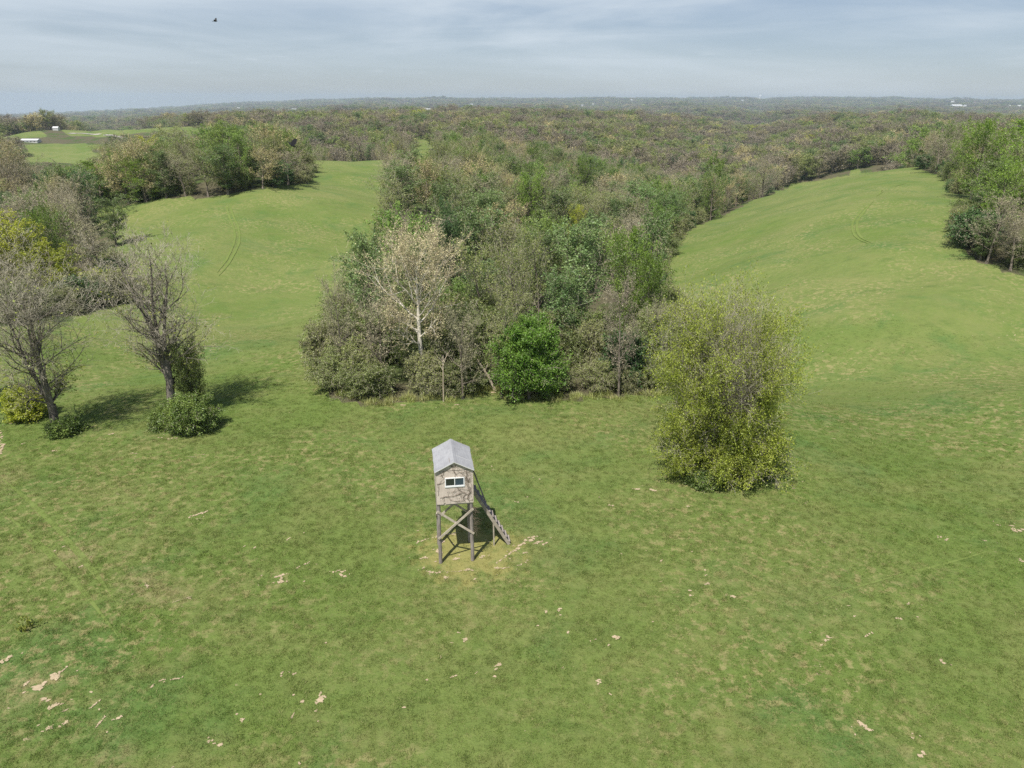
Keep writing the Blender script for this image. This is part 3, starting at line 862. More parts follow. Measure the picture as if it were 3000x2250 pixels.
# the broad yellow-green tree in the right half of the pasture
LEAF_LIME = leaf_mat('leaves_lime', (0.245, 0.300, 0.040), (0.335, 0.375, 0.065), trans=0.42, scale=0.8)
def lime_fn(c, rg):
    z = c[:, 2]; n = np.sin(c[:, 0] * 1.1 + 1) * np.sin(c[:, 2] * 1.0 + c[:, 1] * 0.8) 
    pz = np.interp(z, [0, 3, 6, 8.2, 12], [1.0, 1.0, 0.95, 0.75, 0.5]) * np.clip(0.75 + 0.75 * n, 0.12, 1)
    pz = np.where((np.abs(c[:, 0] + 0.2) < 1.3) & (z > 6.0), pz * 0.25, pz)
    return rg.uniform(0, 1, len(c)) < pz
x, y, h = hero_at(2100, 1392, 862, clear=5)
solo('lime_tree', dict(seed=77, h=h, stem_ang=(6, 30), tr=0.20, stems=10, fork=0.0, base=0.0, R=4.4, shape='round', n1=22, n2=8, n3=6, n4=2, up=0.55, a1=(30, 75), l2=0.50, l3=0.45,
     l4=0.5, leaves=16, lsize=0.118, jit=0.14, twig_r=0.007, leaf_fn=lime_fn), BARK_GREY, TWIG_GREY, LEAF_LIME, x, y,
     'broad yellow-green tree branching from the ground, alone in the right of the pasture', rz=0.0,
     extra=[(dict(seed=78 + q_, h=hh_, R=rr2, base=0.0, stems=7, tr=0.06, n1=12, n2=7, n3=6, leaves=13, lsize=0.118, jit=0.14, leaf_fn=lime_fn, shape='dome', a1=(30, 85), up=0.1,
                  wob=0.16, twig_r=0.007, stem_ang=(10, 50)), np.array(of_)) for q_, (hh_, rr2, of_) in enumerate(((4.4, 2.5, (-1.7, 0.1, 0)), (4.2, 2.9, (2.1, 0.3, 0)), (7.0, 2.3, (0.1, 0.9, 0)), (3.2, 2.0, (0.2, -0.4, 0))))])
xL, yL = x, y
bush('low_bush', xL - 1.1, yL - 0.9, 0.8, 1.1, SH_DARK, 'dark green brush under the left side of the broad yellow-green tree', 65)
bush('low_bush', xL + 1.2, yL - 0.9, 0.6, 0.9, SH_DARK, 'small brush under the right side of the broad yellow-green tree', 66)
p = at(2215, 1398); bush('yellow_sapling', p[0], p[1], 1.9, 0.8, LEAF_LIME, 'thin yellow-leaved sapling beside the trunk of the broad yellow-green tree', 67, stems=3, n=(9, 5, 4), leaves=4)

# sycamore with white limbs
x, y, h = hero_at(1245, 1128, 645, clear=4.0)
LEAF_BUFF = leaf_mat('buds_buff', (0.34, 0.295, 0.165), (0.44, 0.385, 0.22), trans=0.2, scale=0.8)
solo('sycamore', dict(seed=42, h=h * 1.01, tr=0.26, stems=1, base=0.34, R=4.2, shape='round', n1=18, n2=8, n3=7, n4=3, up=0.7, a1=(38, 70), wob=0.12,
     l2=0.50, l3=0.45, leaves=3, lsize=0.13, jit=0.09, twig_r=0.009), BARK_WHITE, TWIG_PALE, LEAF_BUFF, x, y,
     'tall sycamore with white trunk and limbs and buff buds at the wood edge', rz=1.0)
# vivid green tree at the front edge of the wood
x, y, h = hero_at(1550, 1168, 945, clear=3.5)
solo('vivid_tree', dict(seed=52, h=h, tr=0.16, stems=5, fork=0.05, base=0.06, R=2.6, shape='dome', n1=24, n2=9, n3=8, leaves=10, lsize=0.14, jit=0.12, up=0.3,
     a1=(40, 80), l2=0.5), BARK_GREY, TWIG_GREY, LEAF['vivid'], x, y, 'vivid green rounded tree standing in front of the dull wood', rz=0.3)

GREENS = [  # kind, u of the crown, row of the top, height, width px, label
    ('dark_cedar', 1303, 585, 11.5, 82, 'dark green cone-shaped tree just right of the sycamore top, the taller of two'),
    ('dark_cedar', 1335, 640, 11.0, 95, 'dark green tree touching the right shoulder of the sycamore, lower of two'),
    ('green_poplar', 1078, 672, 11.5, 120, 'dark leafy tree close to the left side of the sycamore crown'),
    ('green_poplar', 1700, 655, 13.5, 190, 'tall mid green tree at the centre of the wood, broad domed top'),
    ('green_poplar', 1652, 800, 10.5, 150, 'pale-leaved green tree directly above and right of the vivid green tree'),
    ('bright_maple', 1828, 672, 12.5, 150, 'fresh green dome-topped tree in the right part of the middle wood'),
    ('green_poplar', 1905, 622, 13.5, 120, 'darker green tree at the right corner of the middle wood, above the swale'),
    ('bright_maple', 1885, 745, 10.5, 120, 'lighter green tree on the right corner of the middle wood, lower in front'),
    ('green_poplar', 1755, 630, 12.5, 100, 'blue-green tree top behind the broad domed tree in the middle wood'),
    ('olive_tree', 1420, 700, 12.5, 150, 'olive tree right of the sycamore, hung with half-open leaves'),
    ('olive_tree', 1520, 720, 11.5, 140, 'yellowish olive tree left of the broad domed tree in the wood'),
    ('olive_tree', 1580, 660, 12.5, 120, 'light olive tree top behind the olive trees in the middle wood'),
    ('olive_tree', 1470, 830, 9.5, 130, 'olive scrubby tree above and left of the vivid green tree'),
    ('brown_tree', 985, 790, 9.5, 120, 'brown bare tree tangled with vines at the left corner of the middle wood'),
    ('brown_tree', 1100, 850, 8.0, 160, 'bare vine-choked brown tree below and left of the sycamore'),
    ('brown_tree', 1835, 810, 9.5, 150, 'brown bare tree with pale trunk near the right end of the front edge'),
    ('brown_tree', 1350, 900, 7.5, 140, 'brown bare tree in the gap between sycamore and vivid green tree'),
    ('brown_tree', 1945, 880, 7.0, 110, 'brown bare tree half behind the broad yellow-green tree'),
    ('tan_tree', 1243, 466, 12.0, 120, 'cream-budded tree on the left shoulder of the middle wood by the field'),
    ('green_maple', 2080, 452, 13.0, 80, 'dark fresh green round tree left of the right field, above its edge'),
    ('bright_maple', 1716, 462, 12.0, 75, 'bright green round tree far back in the middle wood'),
    ('bright_maple', 1550, 505, 12.0, 90, 'bright green tree in the back part of the wood, left of the round one'),
    ('yellow_tree', 1690, 600, 10.0, 60, 'small vivid yellow-green crown between darker trees in the middle wood'),
    ('green_poplar', 342, 578, 9.5, 100, 'round-topped green tree on a bare stem at the left end of the left field'),
    ('bright_maple', 112, 590, 11.5, 110, 'tall bright green tree top at the far left above the grey tree'),
    ('yellow_tree', 45, 615, 11.0, 190, 'yellow-green tree at the very left edge, behind and above the grey forked tree'),
    ('yellow_tree', 128, 668, 10.0, 190, 'broad yellow-green tree between the bright green top and the leaning grey tree'),
    ('yellow_tree', 85, 660, 9.5, 180, 'yellow-green tree glowing behind the left grey tree'),
    ('yellow_tree', 170, 720, 8.5, 200, 'yellow-green tree behind the left grey tree, lower and to the right'),
    ('yellow_tree', 235, 780, 7.0, 160, 'low yellow-green tree at the corner of the left gully'),
    ('dark_cedar', 290, 812, 5.0, 95, 'dark green bushy tree at the right corner of the left gully'),
    ('brown_tree', 265, 640, 9.5, 150, 'brown bare spreading tree beside the round-topped tree on the left'),
    ('olive_tree', 195, 590, 10.0, 110, 'olive tree behind the brown spreading tree on the left'),
    ('dark_cedar', 800, 470, 10.5, 95, 'dark green wide tree at the right end of the wood beyond the left field'),
    ('brown_tree', 845, 440, 12.0, 130, 'grey-green bare tree on the corner where the left wood meets the field'),
    ('bright_maple', 430, 458, 12.0, 110, 'vivid green tree in the middle of the wood beyond the left field'),
    ('bright_maple', 300, 470, 12.5, 130, 'wide fresh green tree toward the left of the wood beyond the field'),
    ('tan_tree', 390, 400, 13.0, 120, 'cream-flowered tree top rising above the left wood'),
    ('tan_tree', 345, 425, 12.0, 100, 'golden-budded tree beside the cream tree top in the left wood'),
    ('olive_tree', 610, 432, 11.0, 120, 'olive tree standing over the middle of the left field far edge'),
    ('green_poplar', 668, 424, 11.0, 110, 'mid green tree just left of the dark wide tree beyond the left field'),
    ('brown_tree', 545, 448, 11.0, 120, 'grey-brown tree on the far edge of the left field, right of the vivid green one'),
    ('green_poplar', 490, 440, 11.0, 100, 'upright green tree next to the vivid green tree beyond the left field'),
    ('green_maple', 715, 380, 13.0, 100, 'green rounded tree on the skyline of the left wood'),
    ('tan_tree', 770, 425, 12.0, 100, 'buff tree near the right end of the left wood'),
    ('green_maple', 2665, 372, 11.5, 140, 'big dark green tree at the top corner of the right field'),
    ('bright_maple', 2845, 355, 15.0, 150, 'large bright green tree on the right skyline, left of two'),
    ('bright_maple', 2955, 352, 15.5, 150, 'large bright green tree on the right skyline, right of two'),
    ('bright_maple', 2900, 450, 14.0, 140, 'bright green tree below the two on the right skyline'),
    ('green_poplar', 2880, 470, 13.0, 150, 'dull green leaning tree on the right margin of the right field'),
    ('green_poplar', 2862, 560, 9.5, 110, 'mid green tree bulging over the right field edge'),
    ('green_poplar', 2872, 640, 9.5, 95, 'dark green tree at the foot of the right wood beside the field'),
    ('brown_tree', 2890, 570, 12.0, 170, 'large grey bare tree in the right wood'),
    ('brown_tree', 2960, 620, 11.0, 150, 'grey-brown bare tree at the right edge of the picture'),
    ('brown_tree', 2740, 400, 13.5, 120, 'tan-grey tree between the dark corner tree and the bright ones on the right'),
    ('brown_tree', 2230, 455, 12.0, 110, 'buff-brown tree where the row starts beside the right field'),
]
BASE_V = {342: 722, 45: 880, 128: 895, 2080: 655, 1716: 566, 2665: 500, 2845: 585, 2955: 610, 2900: 690, 2880: 630, 610: 576, 668: 570, 545: 581, 490: 588, 2862: 655, 2872: 762, 2890: 772, 2960: 792, 2740: 512,
          2450: 519, 2510: 508, 2230: 596, 800: 556, 845: 545, 430: 594, 300: 600, 290: 893, 235: 890, 1700: 1030, 1652: 1090, 1828: 1010, 1885: 1030, 1420: 1060,
          1520: 1070, 1580: 970, 715: 548, 770: 552, 170: 900, 85: 900}
hero_px = [(1245, 645, 240, 400, math.hypot(*at(1245, 1128)[:2]))]
for kd, u, vt, hh, wpx, lab in GREENS:
    if u in BASE_V:
        x, y, _ = at(u, BASE_V[u]); hh = height_to(x, y, vt)
    else: x, y = by_top(u, vt, hh)
    if bool(inside(np.array([x]), np.array([y]), FIELD)[0]):
        # keep clear of the mown ground: slide away until the base is inside the wood
        for k in range(24):
            x, y = x * 1.006, y * 1.006
            if not bool(inside(np.array([x]), np.array([y]), FIELD)[0]): break
    d = float(project([x, y, float(H(x, y)) + hh * 0.6])[2])
    w = wpx / F_PX * d * 1.08
    hh = height_to(x, y, vt) * 1.02
    o = grow(kd, x, y, hh, w, label=lab)
    taken.append((x, y, max(2.5, w * 0.42)))
    hero_px.append((u, vt, wpx, hh / d * F_PX, math.hypot(x, y)))
N_HERO = len(GREENS) + 6

# ------------------------------------------------------------------ the woods
def edge_dist_ok(x, y, d):
    ok = np.ones(len(x), bool)
    for a in np.arange(8) * math.pi / 4:
        ok &= ~is_open(x + d * math.cos(a), y + d * math.sin(a))
    return ok
def near_grid(sp, r1):
    g = np.arange(-r1, r1, sp)
    X, Y = np.meshgrid(g, g); X = X.ravel() + rng.uniform(-0.42, 0.42, X.size) * sp; Y = Y.ravel() + rng.uniform(-0.42, 0.42, Y.size) * sp
    r = np.hypot(X, Y); k = (r < r1) & (r > 45) & ((Y > 0) | (r > 110)); return X[k], Y[k]
X, Y = near_grid(6.0, 430)
k = edge_dist_ok(X, Y, 2.0); X, Y = X[k], Y[k]
for tx, ty, tr_ in taken:
    k = np.hypot(X - tx, Y - ty) > tr_; X, Y = X[k], Y[k]
R_ = np.hypot(X, Y)
Hh = rng.uniform(8.5, 13.0, len(X)) * np.where((Y < 75) & (np.abs(X - 3) < 30), 0.72, 1.0)
k = ~hides(X, Y, Hh); X, Y, R_, Hh = X[k], Y[k], R_[k], Hh[k]
U, Vt, Dq = project(np.stack([X, Y, H(X, Y) + Hh], -1))
k = np.ones(len(X), bool)
for hu, hv_, hw, hp, hr_ in hero_px:
    k &= ~((np.abs(U - hu) < hw * 0.42 + 1.6 / np.maximum(Dq, 5) * F_PX) & (np.hypot(X, Y) < hr_) & (Vt < hv_ + (0.97 if hu < 330 else 0.68) * hp) & (Y > 0))
X, Y, R_, Hh = X[k], Y[k], R_[k], Hh[k]
zone = np.full(len(X), 0)
U, Vp, Dp = project(np.stack([X, Y, H(X, Y) + Hh], -1))
zone[(U < 1010) | (X < -45)] = 1                        # left
zone[(X > 62) & (U > 2640)] = 2                         # right
zone[(X < -45) & (R_ < 145)] = 3                        # left gully
SP = ['green_maple', 'green_poplar', 'olive_tree', 'brown_tree', 'tan_tree', 'dark_cedar', 'yellow_tree']
PW = {0: [.17, .18, .33, .20, .09, .02, .01], 1: [.17, .10, .29, .24, .11, .05, .04], 2: [.24, .12, .20, .38, .04, .01, .01], 3: [.05, .10, .25, .42, .04, .06, .08],
      4: [.06, .05, .23, .55, .07, .035, .005]}
wv = waves(W_NEAR, X * 0.8, Y * 0.8)
def choose(z, w, g):
    p = np.array(PW[z], float)
    p = p * np.array([1 + max(w, 0) * .8, 1 + max(w, 0), 1, 1 + max(-w, 0), 1, 1, 1]); p /= p.sum()
    return int(g.choice(len(SP), p=p))
grs = np.random.default_rng(99)
spi = np.array([choose(int(z) if r < 330 else 4, float(w), grs) for z, w, r in zip(zone, wv, R_)])
infr = (Dp > 5) & (U > -60) & (U < 3060) & (Vp < 2300)
size = np.where(infr, Hh / np.maximum(Dp, 1), 0)
order = np.argsort(-size)
N_IND = 298 - N_HERO
ind = order[:N_IND]
mass = np.setdiff1d(np.arange(len(X)), ind)
LOOK = {'green_maple': 'fresh green round tree', 'green_poplar': 'mid green upright tree', 'olive_tree': 'olive half-leafed tree', 'brown_tree': 'brown leafless tree',
        'tan_tree': 'tan budding tree', 'dark_cedar': 'dark evergreen-looking tree', 'yellow_tree': 'yellow-green tree'}
ZN = {0: 'in the middle wood', 1: 'beyond the left field', 2: 'right of the right field', 3: 'in the left gully'}
ORD = ['', 'second', 'third', 'fourth', 'fifth', 'sixth', 'seventh', 'eighth', 'ninth', 'tenth', 'eleventh', 'twelfth', 'thirteenth', 'fourteenth', 'fifteenth', 'sixteenth',
       'seventeenth', 'eighteenth', 'nineteenth', 'twentieth']
TENS = {2: 'twenty', 3: 'thirty', 4: 'forty', 5: 'fifty', 6: 'sixty', 7: 'seventy'}
ORD[0] = 'first'
def ordinal(k):
    if k < 20: return ORD[k]
    t, u_ = divmod(k + 1, 10)
    return TENS[t][:-1] + 'ieth' if u_ == 0 else TENS[t] + '-' + ORD[u_ - 1]
def nth(k): return 'leftmost' if k == 0 else ordinal(k) + ' from left'
def band(i):
    return 'front row' if Dp[i] < 78 else 'second rank' if Dp[i] < 105 else 'middle rank' if Dp[i] < 140 else 'rear rank'
cells = {}
for i in ind: cells.setdefault((int(zone[i]), SP[spi[i]], band(i)), []).append(i)
for (z, sp_, bd), lst in cells.items():
    lst.sort(key=lambda i: U[i])
    for k_, i in enumerate(lst):
        wd = Hh[i] * rng.uniform(0.62, 0.82)
        lab = f"{LOOK[sp_]} {ZN[z]}, {bd}" + (f", {nth(k_)}" if len(lst) > 1 else '')
        grow(sp_, X[i], Y[i], Hh[i], wd, label=lab, group='trees ' + ZN[z])

# everything beyond: one mass, from real tree shapes near by to light ones far away
def far_kind(name, bark, twig, leaf, n, **sp):
    out = []
    for k in range(n):
        s = dict(sp); s['seed'] = hash_seed(name, k) + 5
        (tv, tq, tm), (cv, cq, cm) = make_tree(**s)
        V, Q, M = merge([(tv, tq, tm), (cv, cq, cm + 1)])
        me = quad_mesh(name, V, Q, [bark, twig, leaf], M)
        out.append(bpy.data.objects.new(name, me))
    return out
FS = dict(h=13, R=4.6, base=0.12, tr=0.2, n1=14, n2=6, n3=4, leaves=7, lsize=0.45, jit=0.32, a1=(45, 75), up=0.5, twig_r=0.03, upb=1.0)
protos = []; first = {}
for nm, tg, lf, n in (('green_maple', TWIG_GREY, 'green', 2), ('green_poplar', TWIG_GREY, 'mid', 2), ('olive_tree', TWIG_GREY, 'olive', 3), ('brown_tree', TWIG_BROWN, 'farbrown', 3),
                      ('tan_tree', TWIG_TAN, 'tan', 2), ('dark_cedar', TWIG_GREY, 'dark', 2), ('yellow_tree', TWIG_GREY, 'yellow', 1)):
    f = dict(FS)
    if nm in ('brown_tree',): f.update(leaves=5, lsize=0.38, twig_r=0.045, n3=5)
    if nm == 'dark_cedar': f.update(shape='round', R=3.4, h=11, leaves=3)
    
    first[nm] = (len(protos), n)
    protos += far_kind(nm, BARK_GREY, tg, LEAF[lf], n, **f)
# full detail kinds for the nearer part of the mass
full = {}
for nm in SP:
    full[nm] = (len(protos), len(KINDS[nm]))
    for (t, c, h0, r0) in KINDS[nm]:
        tv = np.zeros(len(t.vertices) * 3, np.float32); t.vertices.foreach_get('co', tv)
        tq = np.zeros(len(t.loops), np.int32); t.loops.foreach_get('vertex_index', tq)
        cv = np.zeros(len(c.vertices) * 3, np.float32); c.vertices.foreach_get('co', cv)
        cq = np.zeros(len(c.loops), np.int32); c.loops.foreach_get('vertex_index', cq)
        cm = np.zeros(len(c.polygons), np.int32); c.polygons.foreach_get('material_index', cm)
        V, Q, M = merge([(tv.reshape(-1, 3), tq.reshape(-1, 4), 0), (cv.reshape(-1, 3), cq.reshape(-1, 4), 0)])
        M[len(tq) // 4:] = cm + 1
        me = quad_mesh(nm, V, Q, [t.materials[0], c.materials[0], c.materials[1]], M)
        protos.append(bpy.data.objects.new(nm, me))
keepx = []
# far candidates: polar scatter that thins with distance
def far_points(seed):
    g = np.random.default_rng(seed)
    xs, ys, ss = [], [], []
    r = 430.0
    while r < 12500:
        sp = 7.8 * (r / 430.0) ** 0.58
        dth = sp / r
        th = np.arange(-0.76, 0.76, dth)
        th = th + g.uniform(-0.45, 0.45, len(th)) * dth
        rr = r + g.uniform(-0.5, 0.5, len(th)) * sp
        xs.append(rr * np.sin(th)); ys.append(rr * np.cos(th)); ss.append(np.full(len(th), sp / 6.6))
        r += sp
    return np.concatenate(xs), np.concatenate(ys), np.concatenate(ss)
FX, FY, FSc = far_points(3)
k = ~is_open(FX, FY)
k &= ~hides(FX, FY, 12.0)
FX, FY, FSc = FX[k], FY[k], FSc[k]
for u, v, w, kd, p, D in BUILD:
    # yards in front of the houses
    ux, uy = p[0] / np.hypot(p[0], p[1]), p[1] / np.hypot(p[0], p[1])
    al = (FX - p[0]) * ux + (FY - p[1]) * uy; ac = -(FX - p[0]) * uy + (FY - p[1]) * ux
    wd = w / F_PX * D
    k = ~((al < 14) & (al > -min(0.16 * D, 900)) & (np.abs(ac) < wd * 0.6 + 4)); FX, FY, FSc = FX[k], FY[k], FSc[k]
wf = waves(W_MID, FX * 1.4, FY * 1.4); FR = np.hypot(FX, FY)
Fi = []
cum = {}
pz = np.array(PW[4])
rr_ = grs.uniform(0, 1, len(FX))
pA = np.tile(pz, (len(FX), 1)); pA[:, 1] += 0.10 * np.maximum(wf, 0); pA[:, 2] += 0.15 * np.maximum(wf, 0); pA[:, 3] += 0.25 * np.maximum(-wf, 0)
pA[:, 5] += 0.10 * sst(1200, 3000, FR) + 0.5 * (waves(W_MID, FX * 2 + 900, FY * 2) > 1.25)
pA /= pA.sum(1, keepdims=True); cs = np.cumsum(pA, 1)
fsp = (rr_[:, None] > cs).sum(1).clip(0, 6)
fidx = np.zeros(len(FX), int)
for q, nm in enumerate(SP):
    a, n = first[nm]; mk = fsp == q; fidx[mk] = a + grs.integers(0, n, mk.sum())
fh = grs.uniform(0.75, 1.15, len(FX)) * np.where(FSc > 1, FSc ** 0.35, 1)
fw = grs.uniform(1.0, 1.5, len(FX)) * FSc ** 0.8
mi = mass
mX, mY, mH = X[mi], Y[mi], Hh[mi]
midx = np.zeros(len(mi), int); ms = np.zeros((len(mi), 3))
for q, nm in enumerate(SP):
    a, n = full[nm]; mk = spi[mi] == q
    midx[mk] = a + grs.integers(0, n, mk.sum())
    h0, r0 = KINDS[nm][0][2], KINDS[nm][0][3]
    ms[mk, 2] = mH[mk] / h0; ms[mk, 0] = mH[mk] * 0.64 / (2 * r0); ms[mk, 1] = ms[mk, 0]
px_ = np.concatenate([mX, FX]); py_ = np.concatenate([mY, FY])
pts = np.stack([px_, py_, H(px_, py_) - 0.2], -1)
scl = np.vstack([ms, np.stack([fw, fw, fh], -1)])
rot = np.zeros_like(pts); rot[:, 2] = grs.uniform(0, 6.28, len(pts))
forest = instancer('far_woodland', pts, rot, scl, np.concatenate([midx, fidx]), protos)
prop(forest, 'dense far woodland of brown and green spring trees reaching the horizon', kind='stuff')
print('trees in the mass', len(pts), 'near candidates', len(X))

# ------------------------------------------------------------------ brush along the wood edges
def edge_line(px, step, jit, g):
    W = [at(u, v)[:2] for u, v in px]; out = []
    for a, b in zip(W[:-1], W[1:]):
        L = np.hypot(*(b - a)); n = max(1, int(round(L / step)))
        for q in range(n):
            t = (q + g.uniform(0.2, 0.8)) / n; p = a + (b - a) * t + g.normal(0, jit, 2); out.append(p)
    return out
gb = np.random.default_rng(17)
FRONT = [(985, 1135), (1035, 1172), (1150, 1180), (1250, 1172), (1330, 1172), (1395, 1160), (1425, 1132)]
FRONT2 = [(1455, 1135), (1480, 1165), (1640, 1168), (1700, 1166), (1800, 1166), (1930, 1158), (1985, 1090)]
brush = []
LK = {'brown_thicket': 'tangled brown brush', 'green_thicket': 'half-leafed green brush', 'dark_thicket': 'dark green brush'}
def put_brush(pts, zn, hr, kinds, pw, inward, wr=(1.0, 1.5)):
    for p in pts:
        d = p / np.hypot(*p); q = p + d * gb.uniform(*inward)
        kd = kinds[int(gb.choice(len(kinds), p=pw))]; hh = gb.uniform(*hr)
        brush.append((q[0], q[1], kd, hh, hh * gb.uniform(*wr), zn))
BK = ['brown_thicket', 'green_thicket', 'dark_thicket']
put_brush(edge_line(FRONT, 1.8, 0.25, gb), 'along the front edge of the middle wood', (1.8, 3.4), BK, [.22, .70, .08], (0.9, 1.8), (1.1, 1.6))
put_brush(edge_line(FRONT, 2.3, 0.5, gb), 'just inside the front of the middle wood', (3.5, 6.0), BK, [.45, .5, .05], (3.0, 6.5), (0.8, 1.1))
put_brush(edge_line(FRONT, 2.6, 0.7, gb), 'just inside the front of the middle wood', (3.5, 6.5), BK, [.55, .4, .05], (8, 12), (0.8, 1.1))
put_brush(edge_line(FRONT2, 1.8, 0.25, gb), 'along the front edge of the middle wood', (1.6, 3.0), BK, [.4, .5, .1], (0.9, 1.8), (1.1, 1.6))
put_brush(edge_line(FRONT2, 2.3, 0.5, gb), 'just inside the front of the middle wood', (3.5, 6.0), BK, [.5, .45, .05], (3.0, 6.5), (0.8, 1.1))
put_brush(edge_line(FRONT2, 2.6, 0.7, gb), 'just inside the front of the middle wood', (3.5, 6.5), BK, [.55, .4, .05], (8, 12), (0.8, 1.1))
SIDE_L = [(950, 1120), (975, 1050), (1030, 930), (1085, 800), (1105, 705), (1135, 625), (1188, 545), (1222, 500)]
SIDE_R = [(1985, 1090), (1965, 980), (1935, 880), (1945, 800), (1968, 735), (2003, 688), (2093, 640), (2203, 588), (2303, 548), (2403, 519)]
def shift(px, du): return [(u + du, v) for u, v in px]
put_brush(edge_line(shift(SIDE_L, 22), 4.0, 0.4, gb), 'on the left side of the middle wood', (2.5, 5.0), BK, [.5, .4, .1], (0, 1), (1.0, 1.3))
put_brush(edge_line(shift(SIDE_R, -22), 5.5, 0.4, gb), 'on the right side of the middle wood', (2.5, 5.0), BK, [.55, .35, .1], (0.5, 2), (1.0, 1.3))
put_brush(edge_line([(0, 958), (190, 942), (325, 897), (362, 835)], 3.0, 0.5, gb), 'along the left gully', (2.5, 4.5), BK, [.4, .4, .2], (1.5, 3), (1.0, 1.3))
put_brush(edge_line([(230, 603), (400, 596), (600, 577), (750, 559), (880, 538), (908, 512)], 4.5, 0.6, gb), 'under the wood beyond the left field', (2.5, 5), BK, [.5, .35, .15], (2.0, 4), (1.0, 1.4))
put_brush(edge_line([(2610, 486), (2700, 497), (2760, 517), (2840, 575)], 7, 0.6, gb), 'by the top corner of the right field', (2.5, 4.5), BK, [.5, .3, .2], (2, 4), (1.0, 1.4))
put_brush(edge_line([(2805, 655), (2805, 700), (2845, 745), (2895, 782), (3000, 800)], 3.0, 0.5, gb), 'under the right wood beside the field', (2.5, 5), BK, [.5, .35, .15], (1.5, 3), (1.0, 1.3))
BU = [float(project([b[0], b[1], float(H(b[0], b[1]))])[0]) for b in brush]
cells = {}
for i, b in enumerate(brush): cells.setdefault((b[5], b[2]), []).append(i)
for (zn, kd), lst in cells.items():
    lst.sort(key=lambda i: BU[i])
    for k_, i in enumerate(lst):
        x, y, _, hh, ww, _ = brush[i]
        pos_ = (f', {nth(k_)}' if len(lst) > 1 else '')
        grow(kd, x, y, hh, ww, label=f"{LK[kd]} {zn}{pos_}", cat='bush', group='brush ' + zn, sink=0.05)
print('brush', len(brush))

# dead snags at the wood edge
M_DEAD = bark_mat("dead_wood", (0.42, 0.34, 0.25), (0.58, 0.50, 0.40), scale=5)
def snag(u, v, h, label, lean, seed, tk=1.0):
    p = at(u, v); g = np.random.default_rng(seed); b = MB()
    top = (lean * h, 0.2, h)
    b.tube([(0, 0, -0.1), (lean * h * 0.4, 0.05, h * 0.45), top], [0.13 * tk, 0.10 * tk, 0.03], 7)
    for q in range(4):
        t = g.uniform(0.35, 0.9); a = g.uniform(0, 6.28); L = h * 0.17
        s = Vector((lean * h * t, 0.1 * t, h * t))
        b.tube([s, s + Vector((math.cos(a) * L * 0.6, math.sin(a) * L * 0.6, L * 0.7)), s + Vector((math.cos(a) * L, math.sin(a) * L, L * 1.3))], [0.05 * tk, 0.03 * tk, 0.01], 5)
    o = b.build('dead_snag', M_DEAD); o.location = p
    prop(o, label, 'dead tree')
snag(1453, 1146, 2.6, 'leaning broken pale trunk in the gap of the front edge of the wood', -0.55, 3)
snag(1131 + 168, 1176, 3.6, 'thin upright dead stem in front of the brush right of the sycamore', 0.02, 4, 0.36)

# ------------------------------------------------------------------ hunting blind on stilts
def simple(name, col, rough=0.8, spec=0.3, metallic=0.0):
    m, nt, out = mat(name); b = N(nt, 'ShaderNodeBsdfPrincipled')
    b.inputs['Base Color'].default_value = (*col, 1); b.inputs['Roughness'].default_value = rough
    b.inputs['Specular IOR Level'].default_value = spec; b.inputs['Metallic'].default_value = metallic
    nt.links.new(b.outputs[0], out.inputs['Surface']); return m
def wood_mat(name, ca, cb, stretch=(1, 1, 0.12), scale=18, stain=(0.5, 0.45, 0.4), st=0.3):
    m, nt, out = mat(name); t_ = N(nt, 'ShaderNodeTexCoord')
    n1 = mrange(nt, noise(nt, mapping(nt, t_.outputs['Object'], stretch), scale, 6, 0.7, 0.6), 0.32, 0.68)
    n2 = mrange(nt, noise(nt, t_.outputs['Object'], 1.7, 5, 0.65), 0.42, 0.68)
    col = mixc(nt, n1, ca, cb); col = mixc(nt, mth(nt, 'MULTIPLY', n2, st), col, stain)
    b = N(nt, 'ShaderNodeBsdfPrincipled'); b.inputs['Roughness'].default_value = 0.85; b.inputs['Specular IOR Level'].default_value = 0.2
    nt.links.new(col, b.inputs['Base Color'])
    bp = N(nt, 'ShaderNodeBump'); bp.inputs['Strength'].default_value = 0.4; bp.inputs['Distance'].default_value = 0.01
    nt.links.new(n1, bp.inputs['Height']); nt.links.new(bp.outputs[0], b.inputs['Normal'])
    nt.links.new(b.outputs[0], out.inputs['Surface']); return m
M_SIDING = wood_mat('weathered_siding', (0.52, 0.445, 0.385), (0.66, 0.575, 0.505), (1, 1, 0.10), 14, (0.44, 0.37, 0.32), 0.35)
M_POST = wood_mat('grey_posts', (0.20, 0.17, 0.155), (0.36, 0.325, 0.295), (1, 1, 0.1), 20, (0.12, 0.10, 0.09), 0.4)
M_STAIR = wood_mat('grey_stair', (0.28, 0.245, 0.20), (0.44, 0.39, 0.32), (1, 1, 1), 9, (0.2, 0.17, 0.14), 0.4)
M_LUMBER = wood_mat('grey_lumber', (0.36, 0.315, 0.25), (0.55, 0.49, 0.40), (1, 1, 1), 9, (0.27, 0.23, 0.19), 0.4)
M_ROOF = wood_mat('roofing_felt', (0.30, 0.305, 0.32), (0.37, 0.375, 0.39), (1, 0.08, 1), 22, (0.24, 0.24, 0.26), 0.6)
M_TRIM = simple('white_vinyl', (0.80, 0.81, 0.82), 0.4, 0.5)
M_EDGE = simple('pale_flashing', (0.58, 0.58, 0.56), 0.6)
M_GLASS = simple('window_glass_dark', (0.030, 0.036, 0.032), 0.08, 0.6)
M_GLASS_REFLECT = simple('window_glass_blue_reflection', (0.045, 0.068, 0.090), 0.10, 0.7)  # right pane: its blue reflection is put into the base colour
M_DARK = simple('dark_interior', (0.05, 0.045, 0.04), 0.9)
